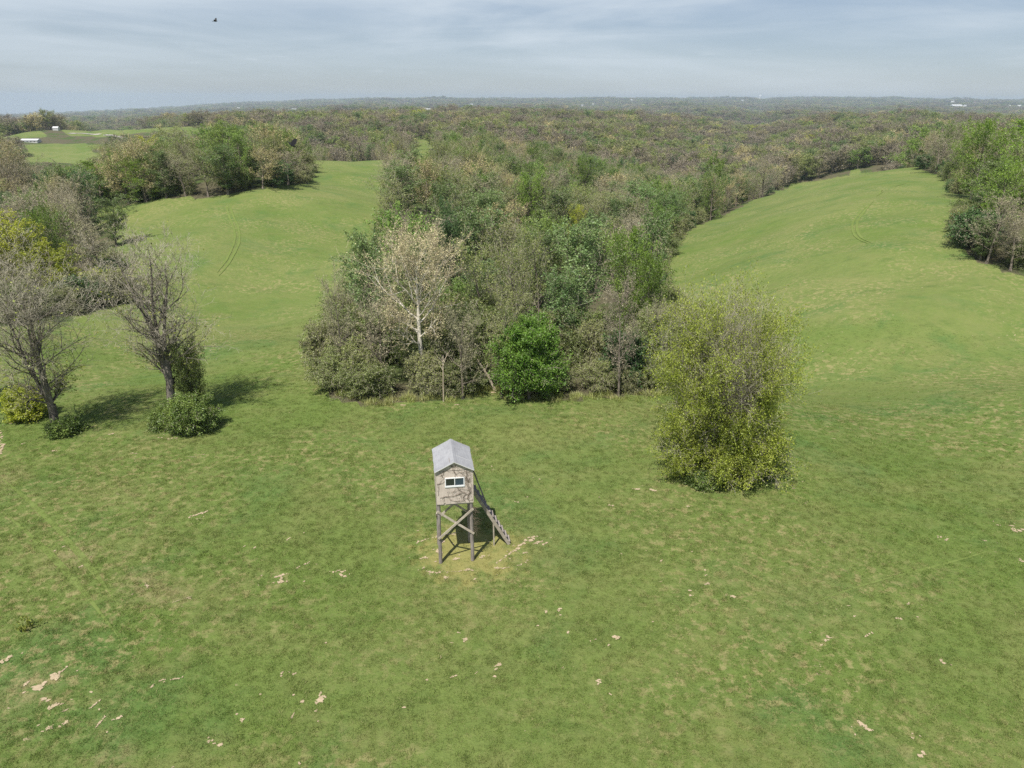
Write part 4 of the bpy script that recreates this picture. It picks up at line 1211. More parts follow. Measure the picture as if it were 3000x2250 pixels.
M_VINE = simple('vine_stems', (0.155, 0.12, 0.09), 0.9, 0.1)

TOW = Vector((-2.82, 30.15, float(H(-2.82, 30.15)))); TZ = rad(8.5)
bl = empty('hunting_blind', TOW, TZ)
prop(bl, 'weathered plywood hunting blind on four grey wooden stilts in the pasture', 'hunting blind')
ZF, ZE, ZR = 3.47, 5.20, 5.66            # floor, eave, ridge
HW, Y0, Y1 = 0.875, -0.92, 1.08          # half width, front and back wall
def prism(poly, y0, y1, axis='y'):
    b = MB(); n = len(poly)
    b.add([(x_, y0, z_) for x_, z_ in poly] + [(x_, y1, z_) for x_, z_ in poly],
          [tuple(range(n)), tuple(range(2 * n - 1, n - 1, -1))] + [(i, i + n, (i + 1) % n + n, (i + 1) % n) for i in range(n)])
    return b
# floor and its frame
b = MB(); b.box((0, (Y0 + Y1) / 2, ZF - 0.0), (1.72, Y1 - Y0 - 0.05, 0.03)); b.build('floor', M_LUMBER, bl)
for yy in (Y0 + 0.06, Y1 - 0.06):
    b = MB(); b.box((0, yy, ZF - 0.085), (1.70, 0.045, 0.13)); b.build('floor_joist', M_LUMBER, bl)
for xx in (-0.8, 0, 0.8):
    b = MB(); b.box((xx, (Y0 + Y1) / 2, ZF - 0.085), (0.045, Y1 - Y0 - 0.22, 0.12)); b.build('floor_joist', M_LUMBER, bl)
# front panel with the window hole, ragged along the bottom
wx0, wx1, wz0, wz1 = -0.43, 0.45, 4.33, 4.80
g = np.random.default_rng(5)
def front_panel():
    b = MB(); t = 0.014; zt = 5.185
    xs = np.unique(np.concatenate([np.linspace(-HW, HW, 23), [wx0, wx1]]))
    zb = ZF - 0.075 + g.uniform(-0.008, 0.008, len(xs))
    for i, xx in enumerate(xs):      # chewed and split lower edge
        if -0.52 < xx < -0.44: zb[i] += 0.10
        if 0.0 < xx < 0.07: zb[i] += 0.09
    def slab(xa, xb, za0, zb0, za1, zb1):
        V = [(xa, 0, za0), (xb, 0, zb0), (xb, 0, zb1), (xa, 0, za1)]
        V += [(x_, t, z_) for x_, _, z_ in V]
        b.add([(x_, y_ + Y0, z_) for x_, y_, z_ in V], [(0, 1, 2, 3), (7, 6, 5, 4), (0, 4, 5, 1), (1, 5, 6, 2), (2, 6, 7, 3), (3, 7, 4, 0)])
    for i in range(len(xs) - 1):
        xa, xb = xs[i], xs[i + 1]
        if xa >= wx0 - 1e-6 and xb <= wx1 + 1e-6:
            slab(xa, xb, zb[i], zb[i + 1], wz0, wz0); slab(xa, xb, wz1, wz1, zt, zt)
        else: slab(xa, xb, zb[i], zb[i + 1], zt, zt)
    return b.build('front_wall', M_SIDING, bl)
front_panel()
gp = prism([(-HW + 0.005, 5.192), (HW - 0.005, 5.192), (0.01, ZR - 0.015)], Y0 - 0.006, Y0 + 0.010).build('gable_panel', M_SIDING, bl)
b = MB(); b.box((0.0, Y0 - 0.006, 5.186), (1.72, 0.010, 0.012)); b.build('panel_seam', M_DARK, bl)
for sx in (-1, 1):
    b = MB(); b.box((sx * (HW - 0.007), (Y0 + Y1) / 2 + 0.008, (ZF - 0.06 + ZE) / 2), (0.014, Y1 - Y0 - 0.03, ZE - ZF + 0.04)); b.build('side_wall', M_SIDING, bl)
    b = MB(); b.box((sx * (HW + 0.004), Y0 + 0.012, (ZF + ZE) / 2 - 0.03), (0.018, 0.05, ZE - ZF + 0.02)); b.build('corner_trim', M_LUMBER, bl)
prism([(-HW, ZF - 0.06), (HW, ZF - 0.06), (HW, ZE), (0, ZR - 0.02), (-HW, ZE)], Y1 - 0.014, Y1).build('back_wall', M_SIDING, bl)
# roof: two boards of roofing felt with curled edges, ridge cap, pale flashing on the rake
sl = math.atan2(ZR - ZE, HW)
for sx in (-1, 1):
    b = MB()
    ny = 9; ex = HW + 0.055
    top = []; g2 = np.random.default_rng(8 + sx)
    ys = np.linspace(Y0 - 0.10, Y1 + 0.34, ny)
    V = []; F_ = []
    for k_, yy in enumerate(ys):
        e = ex + g2.uniform(-0.014, 0.014); z_e = ZR + 0.012 - math.tan(sl) * e + g2.uniform(-0.006, 0.006)
        V += [(0.0, yy, ZR + 0.012), (sx * e, yy, z_e), (sx * e, yy, z_e - 0.022), (0.0, yy, ZR - 0.010)]
    for k_ in range(ny - 1):
        for q in range(4):
            a_ = k_ * 4 + q; b_ = k_ * 4 + (q + 1) % 4
            F_.append((a_, b_, b_ + 4, a_ + 4) if sx > 0 else (a_, a_ + 4, b_ + 4, b_))
    F_ += [(0, 3, 2, 1), tuple((ny - 1) * 4 + q for q in (0, 1, 2, 3))]
    b.add(V, F_)
    rp = b.build('roof_panel', M_ROOF, bl)
    # lapped strip seams, standing a few millimetres proud
    s = MB(); off = 0.30 if sx < 0 else 0.0
    if sx < 0:
        c_ = Vector((-0.20, Y0 + 0.32, ZR + 0.018 - math.tan(sl) * 0.20)); s.box(c_, (0.03, 0.42, 0.010), M=Matrix.Rotation(-sl, 3, 'Y'))
    else:
        c_ = Vector((0.45, Y0 + 0.72, ZR + 0.018 - math.tan(sl) * 0.45)); s.box(c_, (0.86, 0.016, 0.006), M=Matrix.Rotation(sl, 3, 'Y'))
    s.build('lap_seam', M_EDGE if sx > 0 else M_POST, rp)
    # rake flashing
    s = MB(); s.bar((0, Y0 - 0.108, ZR + 0.004), (sx * (ex - 0.01), Y0 - 0.108, ZR + 0.004 - math.tan(sl) * (ex - 0.01)), 0.012, 0.035); s.build('rake_edge', M_EDGE, bl)
b = MB(); nC = 6
ysr = np.linspace(Y0 - 0.11, Y1 + 0.345, nC)
V = []; F_ = []
for yy in ysr:
    for xx in (-0.13, 0.0, 0.13): V.append((xx, yy, ZR + 0.026 - abs(xx) * math.tan(sl)))
for k_ in range(nC - 1):
    for q in range(2): F_.append((k_ * 3 + q, k_ * 3 + q + 1, k_ * 3 + q + 4, k_ * 3 + q + 3))
b.add(V, F_); b.build('ridge_cap', M_ROOF, bl)
# window
wd = MB(); ft = 0.045
cx, cz = (wx0 + wx1) / 2, (wz0 + wz1) / 2
wd.box((cx, Y0 - 0.008, wz1 - 0.012), (wx1 - wx0 + 0.05, 0.045, ft)); wd.box((wx0 + 0.002, Y0 - 0.008, cz), (ft, 0.045, wz1 - wz0 - 0.03)); wd.box((wx1 - 0.002, Y0 - 0.008, cz), (ft, 0.045, wz1 - wz0 - 0.03))
wd.box((cx, Y0 - 0.010, wz0 + 0.02), (wx1 - wx0 + 0.05, 0.05, 0.075))
wo_ = wd.build('window', M_TRIM, bl)
b = MB(); b.box((cx, Y0 - 0.012, cz + 0.02), (0.035, 0.035, wz1 - wz0 - 0.08)); b.build('mullion', M_TRIM, wo_)
b = MB(); b.box(((wx0 + cx) / 2, Y0 + 0.004, cz + 0.01), ((wx1 - wx0) / 2 - 0.04, 0.006, wz1 - wz0 - 0.08)); b.build('pane', M_GLASS, wo_)
b = MB(); b.box(((wx1 + cx) / 2, Y0 + 0.000, cz + 0.01), ((wx1 - wx0) / 2 - 0.04, 0.006, wz1 - wz0 - 0.08)); b.build('pane', M_GLASS_REFLECT, wo_)
# stilts
LG = {}
for sx in (-1, 1):
    for sy, yy in ((-1, -0.80), (1, 0.80)):
        b = MB(); xt = sx * 0.775; g3 = np.random.default_rng(10 + sx * 2 + sy)
        P_ = [(xt + g3.uniform(-.012, .012) + sx * 0.02 * (1 - z_ / 3.4), yy + g3.uniform(-.012, .012), z_) for z_ in (-0.25, 0.6, 1.3, 2.1, 2.9, 3.40)]
        b.tube(P_, [0.092, 0.090, 0.088, 0.084, 0.080, 0.078], 9)
        b.build('leg', M_POST, bl)
# cross braces, front and back
for yy, s_ in ((-0.905, -1), (0.90, 1)):
    b = MB(); b.bar((-0.86, yy, 3.02), (0.88, yy, 1.62), 0.035, 0.105); b.build('brace', M_LUMBER, bl)
    b = MB(); b.bar((-0.84, yy - 0.037, 1.50), (0.86, yy - 0.037, 3.06), 0.035, 0.105); b.build('brace', M_LUMBER, bl)
for xx in (-0.89, 0.89):
    b = MB(); b.bar((xx, -0.82, 2.9), (xx, 0.82, 1.7), 0.105, 0.035, up=(1, 0, 0.01)); b.build('brace', M_LUMBER, bl)
# staircase
st = empty('staircase', (0, 0, 0)); st.parent = bl
xa, xb_, zA = 0.93, 2.78, 3.42
ya, yb = 0.26, 0.90
for yy in (ya, yb):
    b = MB(); b.bar((xa, yy, zA - 0.03), (xb_, yy, 0.02), 0.04, 0.16, up=(0.6, 0, 1)); b.build('stringer', M_STAIR, st)
NT = 11
for k_ in range(NT):
    t = (k_ + 0.6) / NT
    b = MB(); b.box((xa + (xb_ - xa) * t + 0.05, (ya + yb) / 2, zA * (1 - t) + 0.045), (0.17, yb - ya - 0.05, 0.03)); b.build('tread', M_POST, st)
b = MB(); b.bar((xa + 0.02, yb + 0.03, 4.42), (1.62, yb + 0.03, 2.35), 0.035, 0.07); b.build('handrail', M_POST, st)
b = MB(); b.bar((2.0, ya + 0.05, -0.1), (1.97, ya + 0.05, 1.55), 0.085, 0.06, up=(1, 0, 0)); b.build('prop_post', M_LUMBER, st)
b = MB(); b.box((0.93, (ya + yb) / 2, 4.28), (0.03, yb - ya, 1.55)); b.build('door', M_LUMBER, bl)
hb = MB(); hb.box((0.96, ya + 0.1, 4.2), (0.03, 0.03, 0.12))
bl_door = [c for c in bl.children if c.name.startswith('door')][0]
hb.build('handle', M_DARK, bl_door)

# vine stems creeping over the front
gv = np.random.default_rng(23); vb = MB()
def vine(x0, z0, a, L, depth):
    pts = []; x_, z_ = x0, z0; n = max(4, int(L / 0.07))
    for k_ in range(n):
        if not (-0.86 < x_ < 0.86 and 3.42 < z_ < 5.62 - abs(x_) * 0.5): break
        if wx0 - 0.03 < x_ < wx1 + 0.03 and wz0 - 0.02 < z_ < wz1 + 0.02: a += 1.2
        pts.append((x_, Y0 - 0.017 - 0.01 * abs(math.sin(k_)), z_))
        a += gv.normal(0, 0.32)
        x_ += math.cos(a) * 0.07; z_ += math.sin(a) * 0.07
    if len(pts) > 2:
        r0 = (0.0075, 0.0052, 0.0036, 0.003)[depth]
        vb.tube(pts, list(np.linspace(r0, r0 * 0.4, len(pts))), 4)
        if depth < 3:
            for k_ in range(int(len(pts) * 0.33)):
                q = pts[int(gv.integers(1, len(pts)))]
                vine(q[0], q[2], a + gv.choice([-1, 1]) * gv.uniform(0.4, 1.2), L * gv.uniform(0.25, 0.6), depth + 1)
for x0, z0, a, L in ((0.70, 3.44, 1.9, 2.4), (0.80, 3.5, 1.6, 2.2), (-0.78, 3.9, 1.2, 1.4), (-0.83, 4.5, 0.4, 1.3), (0.1, 5.45, 3.6, 1.2), (-0.1, 5.5, -1.0, 1.3), (0.5, 3.46, 2.6, 1.5),
                     (-0.6, 3.7, 0.8, 1.0), (0.75, 4.2, 1.9, 1.3), (-0.2, 5.3, 3.4, 0.9), (0.55, 5.2, -1.4, 1.5), (-0.7, 3.75, 0.2, 1.2)):
    vine(x0, z0, a, L, 0)
vo = vb.build('vine', M_VINE); vo.location = TOW; vo.rotation_euler = (0, 0, TZ)
prop(vo, 'bare brown vine stems spreading over the front wall around the window', 'vine')
vb = MB()
for k_ in range(46):
    z0 = gv.uniform(1.6, 3.2); a = gv.uniform(-0.5, 0.9); p0 = Vector((0.80, -0.82, z0)); pts = [p0]; d = Vector((math.cos(a) * 0.9, gv.uniform(-0.8, 0.6), gv.uniform(-0.6, 0.3)))
    for q in range(6):
        d += Vector(gv.normal(0, 0.3, 3)); pts.append(pts[-1] + d.normalized() * gv.uniform(0.05, 0.10))
    vb.tube(pts, list(np.linspace(0.008, 0.003, len(pts))), 4)
vo = vb.build('twig_tangle', M_VINE); vo.location = TOW; vo.rotation_euler = (0, 0, TZ)
prop(vo, 'tangle of dead vine twigs hanging on the right front stilt', 'vine')

# ------------------------------------------------------------------ bare clay, tracks, weeds
def clay_mat():
    m, nt, out = mat('pale_clay'); g_ = N(nt, 'ShaderNodeNewGeometry')
    col = mixc(nt, mrange(nt, noise(nt, g_.outputs['Position'], 5, 5, 0.7), 0.3, 0.7), (0.36, 0.285, 0.185), (0.50, 0.40, 0.275))
    b = N(nt, 'ShaderNodeBsdfPrincipled'); b.inputs['Roughness'].default_value = 0.95; b.inputs['Specular IOR Level'].default_value = 0.1
    nt.links.new(col, b.inputs['Base Color'])
    bp = N(nt, 'ShaderNodeBump'); bp.inputs['Distance'].default_value = 0.03
    nt.links.new(noise(nt, g_.outputs['Position'], 9, 5, 0.7), bp.inputs['Height']); nt.links.new(bp.outputs[0], b.inputs['Normal'])
    nt.links.new(b.outputs[0], out.inputs['Surface']); return m
M_CLAY = clay_mat()
CLAY = [  # two ends (px) and width in metres
    (96, 2030, 172, 1975, .62), (160, 1985, 196, 1955, .22), (6, 1936, 30, 1922, .45), (70, 2006, 84, 2000, .30), (118, 2046, 142, 2056, .28), (138, 2076, 172, 2064, .42), (178, 2064, 186, 2062, .15),
    (128, 2140, 156, 2130, .32), (172, 2128, 202, 2114, .26), (282, 2134, 308, 2098, .16), (339, 2106, 350, 2104, .26), (464, 1996, 486, 1990, .22), (500, 1992, 536, 1986, .14), (262, 2078, 296, 2050, .14),
    (822, 1982, 828, 1970, .26), (858, 1978, 866, 1972, .16), (882, 2058, 893, 2054, .2), (924, 2060, 954, 2040, .34), (936, 2030, 948, 2062, .22), (924, 2084, 928, 2080, .15), (704, 2112, 716, 2106, .24),
    (802, 1706, 842, 1704, .34), (806, 1692, 838, 1682, .30), (818, 1702, 826, 1690, .2), (868, 1668, 876, 1660, .14), (890, 1656, 908, 1646, .16), (968, 1676, 996, 1672, .22), (992, 1682, 1012, 1690, .3), (1000, 1676, 1012, 1672, .3),
    (552, 1516, 578, 1508, .26), (576, 1506, 608, 1500, .28), (572, 1522, 590, 1520, .10), (506, 1766, 530, 1758, .10), (534, 1756, 562, 1748, .09), (744, 1606, 748, 1602, .25), (842, 1582, 848, 1576, .18),
    (426, 1710, 432, 1722, .2), (234, 1662, 240, 1658, .2), (612, 2176, 620, 2170, .2), (636, 2182, 650, 2186, .2), (184, 1604, 190, 1600, .2),
    (1247, 1673, 1270, 1678, .22), (1268, 1679, 1292, 1678, .18), (1350, 1672, 1386, 1671, .26), (1448, 1664, 1474, 1665, .22), (1474, 1666, 1492, 1662, .12), (1296, 1674, 1350, 1676, .08), (1300, 1696, 1312, 1690, .3),
    (1452, 1652, 1480, 1634, .16), (1478, 1632, 1500, 1618, .20), (1500, 1618, 1526, 1604, .28), (1515, 1600, 1540, 1592, .30), (1538, 1588, 1566, 1580, .38), (1560, 1594, 1592, 1586, .24), (1545, 1576, 1575, 1572, .2), (1590, 1598, 1604, 1590, .25),
    (1216, 1592, 1236, 1584, .26), (1236, 1582, 1256, 1580, .18), (1266, 1576, 1290, 1568, .30), (1284, 1584, 1302, 1590, .35), (1306, 1566, 1336, 1562, .26), (1278, 1608, 1296, 1628, .30), (1232, 1636, 1260, 1634, .22), (1236, 1666, 1246, 1664, .2),
    (1404, 1634, 1424, 1628, .30), (1516, 1658, 1530, 1654, .18), (1530, 1622, 1546, 1618, .12), (1328, 1640, 1345, 1636, .3),
    (1632, 1792, 1642, 1786, .26), (1598, 1796, 1602, 1790, .18), (1360, 1880, 1368, 1872, .26), (1452, 1952, 1466, 1946, .24), (1446, 1984, 1450, 1980, .18), (1320, 1984, 1338, 1980, .18), (1796, 1872, 1812, 1864, .36), (1782, 1892, 1786, 1888, .18), (1752, 2006, 1756, 1992, .22), (1662, 1858, 1668, 1852, .15),
    (1506, 1470, 1520, 1472, .24), (1440, 1378, 1448, 1376, .12), (1578, 1404, 1584, 1405, .14), (1850, 1432, 1876, 1434, .30), (1900, 1434, 1924, 1438, .40), (1780, 1480, 1798, 1482, .30), (2010, 1484, 2020, 1484, .25), (2320, 1432, 2330, 1432, .25), (2352, 1474, 2362, 1476, .2),
    (2066, 1712, 2078, 1708, .26), (2142, 1752, 2150, 1746, .30), (2020, 1746, 2028, 1744, .2), (2064, 1688, 2072, 1684, .18), (2745, 1572, 2760, 1574, .3), (2768, 1584, 2776, 1580, .22), (2880, 1584, 2888, 1586, .22), (2970, 1556, 2996, 1552, .55), (2956, 1540, 2972, 1542, .25), (2920, 1538, 2930, 1540, .2), (2986, 1640, 2998, 1646, .4),
    (2415, 1880, 2424, 1872, .22), (2420, 1868, 2428, 1862, .16), (2534, 1866, 2546, 1858, .28), (2625, 1810, 2640, 1816, .24), (2500, 1807, 2506, 1806, .2), (2660, 1772, 2664, 1768, .2), (2510, 2112, 2530, 2126, .3), (2534, 2136, 2560, 2140, .22), (2670, 2162, 2678, 2160, .18), (2690, 2216, 2712, 2206, .26), (2750, 1932, 2772, 1950, .28),
    (2, 1330, 6, 1300, .5), (0, 1298, 4, 1262, .4), (30, 1242, 44, 1238, .35), (62, 1302, 74, 1298, .22), (150, 1320, 164, 1322, .35), (320, 1272, 332, 1270, .3), (384, 1328, 404, 1330, .18), (462, 1282, 478, 1284, .2), (490, 1286, 520, 1284, .25), (550, 1338, 576, 1340, .12),
    (1436, 1148, 1452, 1150, .5), (1170, 1186, 1190, 1188, .25), (1330, 1186, 1346, 1186, .2),
]
gc = np.random.default_rng(31)
def ell_patch(p, q, w, n=18, amp=0.34):
    c = (p + q) / 2; d = q - p; L = max(np.hypot(*d), 0.02) / 2 + w * 0.3; d = d / max(np.hypot(*d), 1e-6); e = np.array([-d[1], d[0]])
    ph = gc.uniform(0, 6.28, 4); out = []
    for k_ in range(n):
        a = 2 * math.pi * k_ / n
        r_ = 1 + amp * (math.sin(2 * a + ph[0]) * 0.5 + math.sin(3 * a + ph[1]) * 0.5 + math.sin(5 * a + ph[2]) * 0.6) + gc.normal(0, amp * 0.35)
        r_ = max(r_, 0.25)
        out.append(c + d * math.cos(a) * L * r_ + e * math.sin(a) * w * 0.5 * r_)
    return c, out
V = []; F_ = []; CPOS = []
def add_patch(c, ring, dz):
    b0 = len(V); V.append((c[0], c[1], float(H(c[0], c[1])) + dz))
    for q in ring: V.append((q[0], q[1], float(H(q[0], q[1])) + dz))
    n = len(ring)
    for k_ in range(n): F_.append((b0, b0 + 1 + k_, b0 + 1 + (k_ + 1) % n))
for u0, v0, u1, v1, w in CLAY:
    p, q = at(u0, v0)[:2], at(u1, v1)[:2]
    Lq = float(np.hypot(*(q - p))); nb = int(np.clip(Lq / (0.45 * w) + 2, 2, 9)); c = (p + q) / 2; CPOS.append((p, q, w))
    for k_ in range(nb):
        t_ = (k_ + gc.uniform(0.1, 0.9)) / nb; cc = p + (q - p) * t_ + gc.normal(0, w * 0.12, 2)
        a_ = gc.uniform(0, 6.28); rb = w * gc.uniform(0.2, 0.52) * (1 - 0.5 * abs(t_ - 0.5)); e_ = np.array([math.cos(a_), math.sin(a_)]) * rb * 0.5
        cc, ring = ell_patch(cc - e_, cc + e_, rb * 1.1, 13, 0.30); add_patch(cc, ring, (0.02 if np.hypot(*c) < 60 else 0.05) + 0.0017 * k_)
    for k_ in range(1):     # crumbs round each patch
        c2 = c + gc.normal(0, 0.35 + np.hypot(*(q - p)) * 0.4, 2); cc, ring = ell_patch(c2, c2 + gc.normal(0, .06, 2), gc.uniform(.04, .10), 7); add_patch(cc, ring, 0.02 if np.hypot(*c) < 60 else 0.05)
for k_ in range(45):       # loose specks all over the pasture
    th = gc.uniform(-0.68, 0.68); r_ = 17 + 45 * gc.uniform(0, 1) ** 0.8
    c2 = np.array([r_ * math.sin(th), r_ * math.cos(th)])
    if waves(W_NEAR, c2[0] * 1.3, c2[1] * 1.3) < 0.1: continue
    cc, ring = ell_patch(c2, c2 + gc.normal(0, .10, 2), gc.uniform(.03, .10), 8); add_patch(cc, ring, 0.02)
me = bpy.data.meshes.new('bare_clay'); me.from_pydata(V, [], F_); me.materials.append(M_CLAY); me.update()
o = bpy.data.objects.new('bare_clay', me); link(o); prop(o, 'pale patches of bare clay showing through the pasture grass', kind='stuff')

def strip_mesh(paths, name, m, dz, kind_, w, label=None):
    V = []; F_ = []
    for P_ in paths:
        P_ = np.array(P_); n = len(P_)
        # resample
        seg = np.hypot(*np.diff(P_, axis=0).T); s = np.concatenate([[0], np.cumsum(seg)]); k_ = max(6, int(s[-1] / 1.5))
        t = np.linspace(0, s[-1], k_); P2 = np.stack([np.interp(t, s, P_[:, 0]), np.interp(t, s, P_[:, 1])], 1)
        for _ in range(3):
            P2[1:-1] = (P2[:-2] + P2[1:-1] * 2 + P2[2:]) / 4
        T = np.gradient(P2, axis=0); T /= np.linalg.norm(T, axis=1, keepdims=True); E = np.stack([-T[:, 1], T[:, 0]], 1)
        ww = w * (0.7 + 0.5 * np.random.default_rng(int(abs(P_[0, 0]) * 10)).uniform(0, 1, k_)) * np.clip(np.minimum(np.arange(k_), np.arange(k_)[::-1]) / 3, 0.1, 1)
        b0 = len(V)
        for i in range(k_):
            for sgn in (-1, 1):
                q = P2[i] + E[i] * sgn * ww[i] / 2; V.append((q[0], q[1], float(H(q[0], q[1])) + dz))
        for i in range(k_ - 1): F_.append((b0 + 2 * i, b0 + 2 * i + 1, b0 + 2 * i + 3, b0 + 2 * i + 2))
    me = bpy.data.meshes.new(name); me.from_pydata(V, [], F_); me.materials.append(m); me.update()
    o = bpy.data.objects.new(name, me); link(o); prop(o, label, kind=kind_); return o
def track_mat():
    m, nt, out = mat('pressed_grass'); g_ = N(nt, 'ShaderNodeNewGeometry')
    col = mixc(nt, mrange(nt, noise(nt, g_.outputs['Position'], 0.8, 5, 0.7), 0.3, 0.7), (0.140, 0.188, 0.050), (0.168, 0.212, 0.066))
    b = N(nt, 'ShaderNodeBsdfDiffuse'); nt.links.new(col, b.inputs['Color']); nt.links.new(b.outputs[0], out.inputs['Surface']); return m
M_TRACK = track_mat()
def pxpath(px): return [at(u, v)[:2] for u, v in px]
tr1 = [pxpath([(662, 596), (668, 625), (680, 655), (690, 690), (684, 720), (672, 750), (652, 780), (636, 800)]),
       pxpath([(672, 598), (682, 630), (696, 660), (704, 690), (698, 722), (684, 752), (664, 782), (640, 810)]),
       pxpath([(2550, 598), (2520, 620), (2500, 645), (2494, 672), (2502, 692), (2516, 704), (2545, 715)]),
       pxpath([(2560, 590), (2532, 618), (2512, 645), (2508, 672), (2515, 690), (2530, 704), (2558, 714)]),
       pxpath([(2566, 576), (2590, 560)]), pxpath([(2574, 574), (2600, 557)]), pxpath([(2610, 550), (2660, 536)])]
strip_mesh(tr1, 'wheel_tracks', M_TRACK, 0.06, 'structure', 0.34)
M_TRACK2 = M_TRACK
strip_mesh([pxpath([(2966, 1592), (2850, 1630), (2750, 1660), (2600, 1692), (2480, 1726), (2380, 1762), (2300, 1800)])], 'cattle_trail', M_TRACK, 0.012, 'structure', 0.13)
strip_mesh([pxpath([(0, 1398 + k_), (60, 1445 + k_), (130, 1508 + k_), (205, 1590 + k_), (290, 1690 + k_), (350, 1775 + k_)]) for k_ in (0, 95)], 'old_wheel_tracks', M_TRACK, 0.010, 'structure', 0.30)

def sprig(name, x, y, h, R, n, leafm, label, seed, leaves=14, ls=0.09):
    g = np.random.default_rng(seed); parts = []
    az = g.uniform(0, 6.28, n); an = np.radians(g.uniform(8, 55, n))
    d = np.stack([np.sin(an) * np.cos(az), np.sin(an) * np.sin(az), np.cos(an)], 1)
    P_ = polylines(np.stack([g.normal(0, R * .3, n), g.normal(0, R * .3, n), np.zeros(n)], 1), d, h * g.uniform(.7, 1.2, n), 5, 0.1, 0.12, g)
    v, q = tube_mesh(P_, np.full((n, 5), 0.008), 3); parts.append((v, q, 0))
    c = along(P_, leaves, 0.2, 1.0, g, 0.03); v, q = leaf_mesh(c, ls, g, upb=1.0); parts.append((v, q, 0))
    V_, Q_, M_ = merge(parts); o = quads(name, V_, Q_, leafm); o.location = (x, y, float(H(x, y))); prop(o, label, 'weed'); return o
p = at(85, 1842); sprig('leafy_weed', p[0], p[1], 0.55, 0.6, 16, LEAF_SPRING, 'patch of tall broad-leaved yellow-green weeds in the lower left grass', 1)
M_TUS = leaf_mat('tussock_blades', (0.105, 0.15, 0.075), (0.14, 0.185, 0.09), trans=0.3)

# ------------------------------------------------------------------ grass tufts
gg = np.random.default_rng(41)
def tuft(n, rad_, h, w, seed):
    g = np.random.default_rng(seed)
    r_ = rad_ * np.sqrt(g.uniform(0, 1, n)); a = g.uniform(0, 6.28, n)
    base = np.stack([r_ * np.cos(a), r_ * np.sin(a), np.full(n, -0.01)], 1)
    hh = h * g.uniform(0.45, 1.2, n) * (1 - 0.45 * (r_ / rad_) ** 2)
    lean = np.stack([g.normal(0, 0.42, n), g.normal(0, 0.42, n), np.ones(n)], 1) * hh[:, None]
    b = g.uniform(0, 6.28, n); sd = np.stack([np.cos(b), np.sin(b), np.zeros(n)], 1) * w * 0.5 * g.uniform(.6, 1.3, n)[:, None]
    mid = base + lean * 0.55; top = base + lean + nrm(lean * [1, 1, 0] + 1e-6) * (hh * 0.25)[:, None]
    V_ = np.stack([base - sd, base + sd, mid + sd * 0.8, mid - sd * 0.8, top + sd * 0.15, top - sd * 0.15], 1).reshape(-1, 3)
    k_ = np.arange(n)[:, None] * 6
    Q_ = np.vstack([k_ + np.array([[0, 1, 2, 3]]), k_ + np.array([[3, 2, 4, 5]])])
    return bpy.data.objects.new('tuft', quad_mesh('tuft', V_, Q_, M_GRASS))
tufts = [tuft(26, 0.17, 0.10, 0.014, 1), tuft(28, 0.18, 0.085, 0.015, 2), tuft(24, 0.15, 0.115, 0.014, 3), tuft(20, 0.13, 0.13, 0.016, 4), tuft(26, 0.2, 0.07, 0.016, 5)]
def scatter(r0, r1, dens, g):
    A = 0.5 * 1.72 * (r1 * r1 - r0 * r0); n = int(A * dens)
    th = g.uniform(-0.86, 0.86, n); r_ = np.sqrt(g.uniform(r0 * r0, r1 * r1, n)); return r_ * np.sin(th), r_ * np.cos(th)
gx, gy, gs = [], [], []
for r0, r1, dn, sc in ((14, 36, 34, 1.0), (36, 50, 24, 1.1), (50, 62, 14, 1.2), (62, 85, 6, 1.3)):
    a, b_ = scatter(r0, r1, dn, gg); gx.append(a); gy.append(b_); gs.append(np.full(len(a), sc))
gx, gy, gs = map(np.concatenate, (gx, gy, gs))
k = is_open(gx, gy)
for p, q, w in CPOS:
    d = q - p; L2 = max(float(d @ d), 1e-6)
    t = np.clip(((gx - p[0]) * d[0] + (gy - p[1]) * d[1]) / L2, 0, 1)
    k &= np.hypot(gx - p[0] - d[0] * t, gy - p[1] - d[1] * t) > w * 0.22
k &= ~((np.hypot(gx - TOW.x - 0.5, gy - TOW.y) < 2.2) & (gg.uniform(0, 1, len(gx)) < 0.6))
gx, gy, gs = gx[k], gy[k], gs[k]
hn = waves(W_NEAR, gx * 4, gy * 4); hn2 = waves(W_NEAR, gx * 11 + 50, gy * 11)
hs = gs * (1 - 0.6 * sst(35, 80, np.hypot(gx, gy))) * np.clip(0.85 + 0.07 * hn + 0.12 * hn2, 0.4, 1.5) * gg.uniform(0.6, 1.3, len(gx))
ti = gg.choice([0, 1, 2, 3, 4], len(gx), p=[.28, .28, .16, .08, .20])
rt = np.zeros((len(gx), 3)); rt[:, 2] = gg.uniform(0, 6.28, len(gx))
ws = gs * gg.uniform(0.85, 1.2, len(gx))
grass = instancer('pasture_grass', np.stack([gx, gy, H(gx, gy)], -1), rt, np.stack([ws, ws, hs], -1), ti, tufts)
prop(grass, 'short spring pasture grass in uneven tufts', kind='stuff')
print('tufts', len(gx))

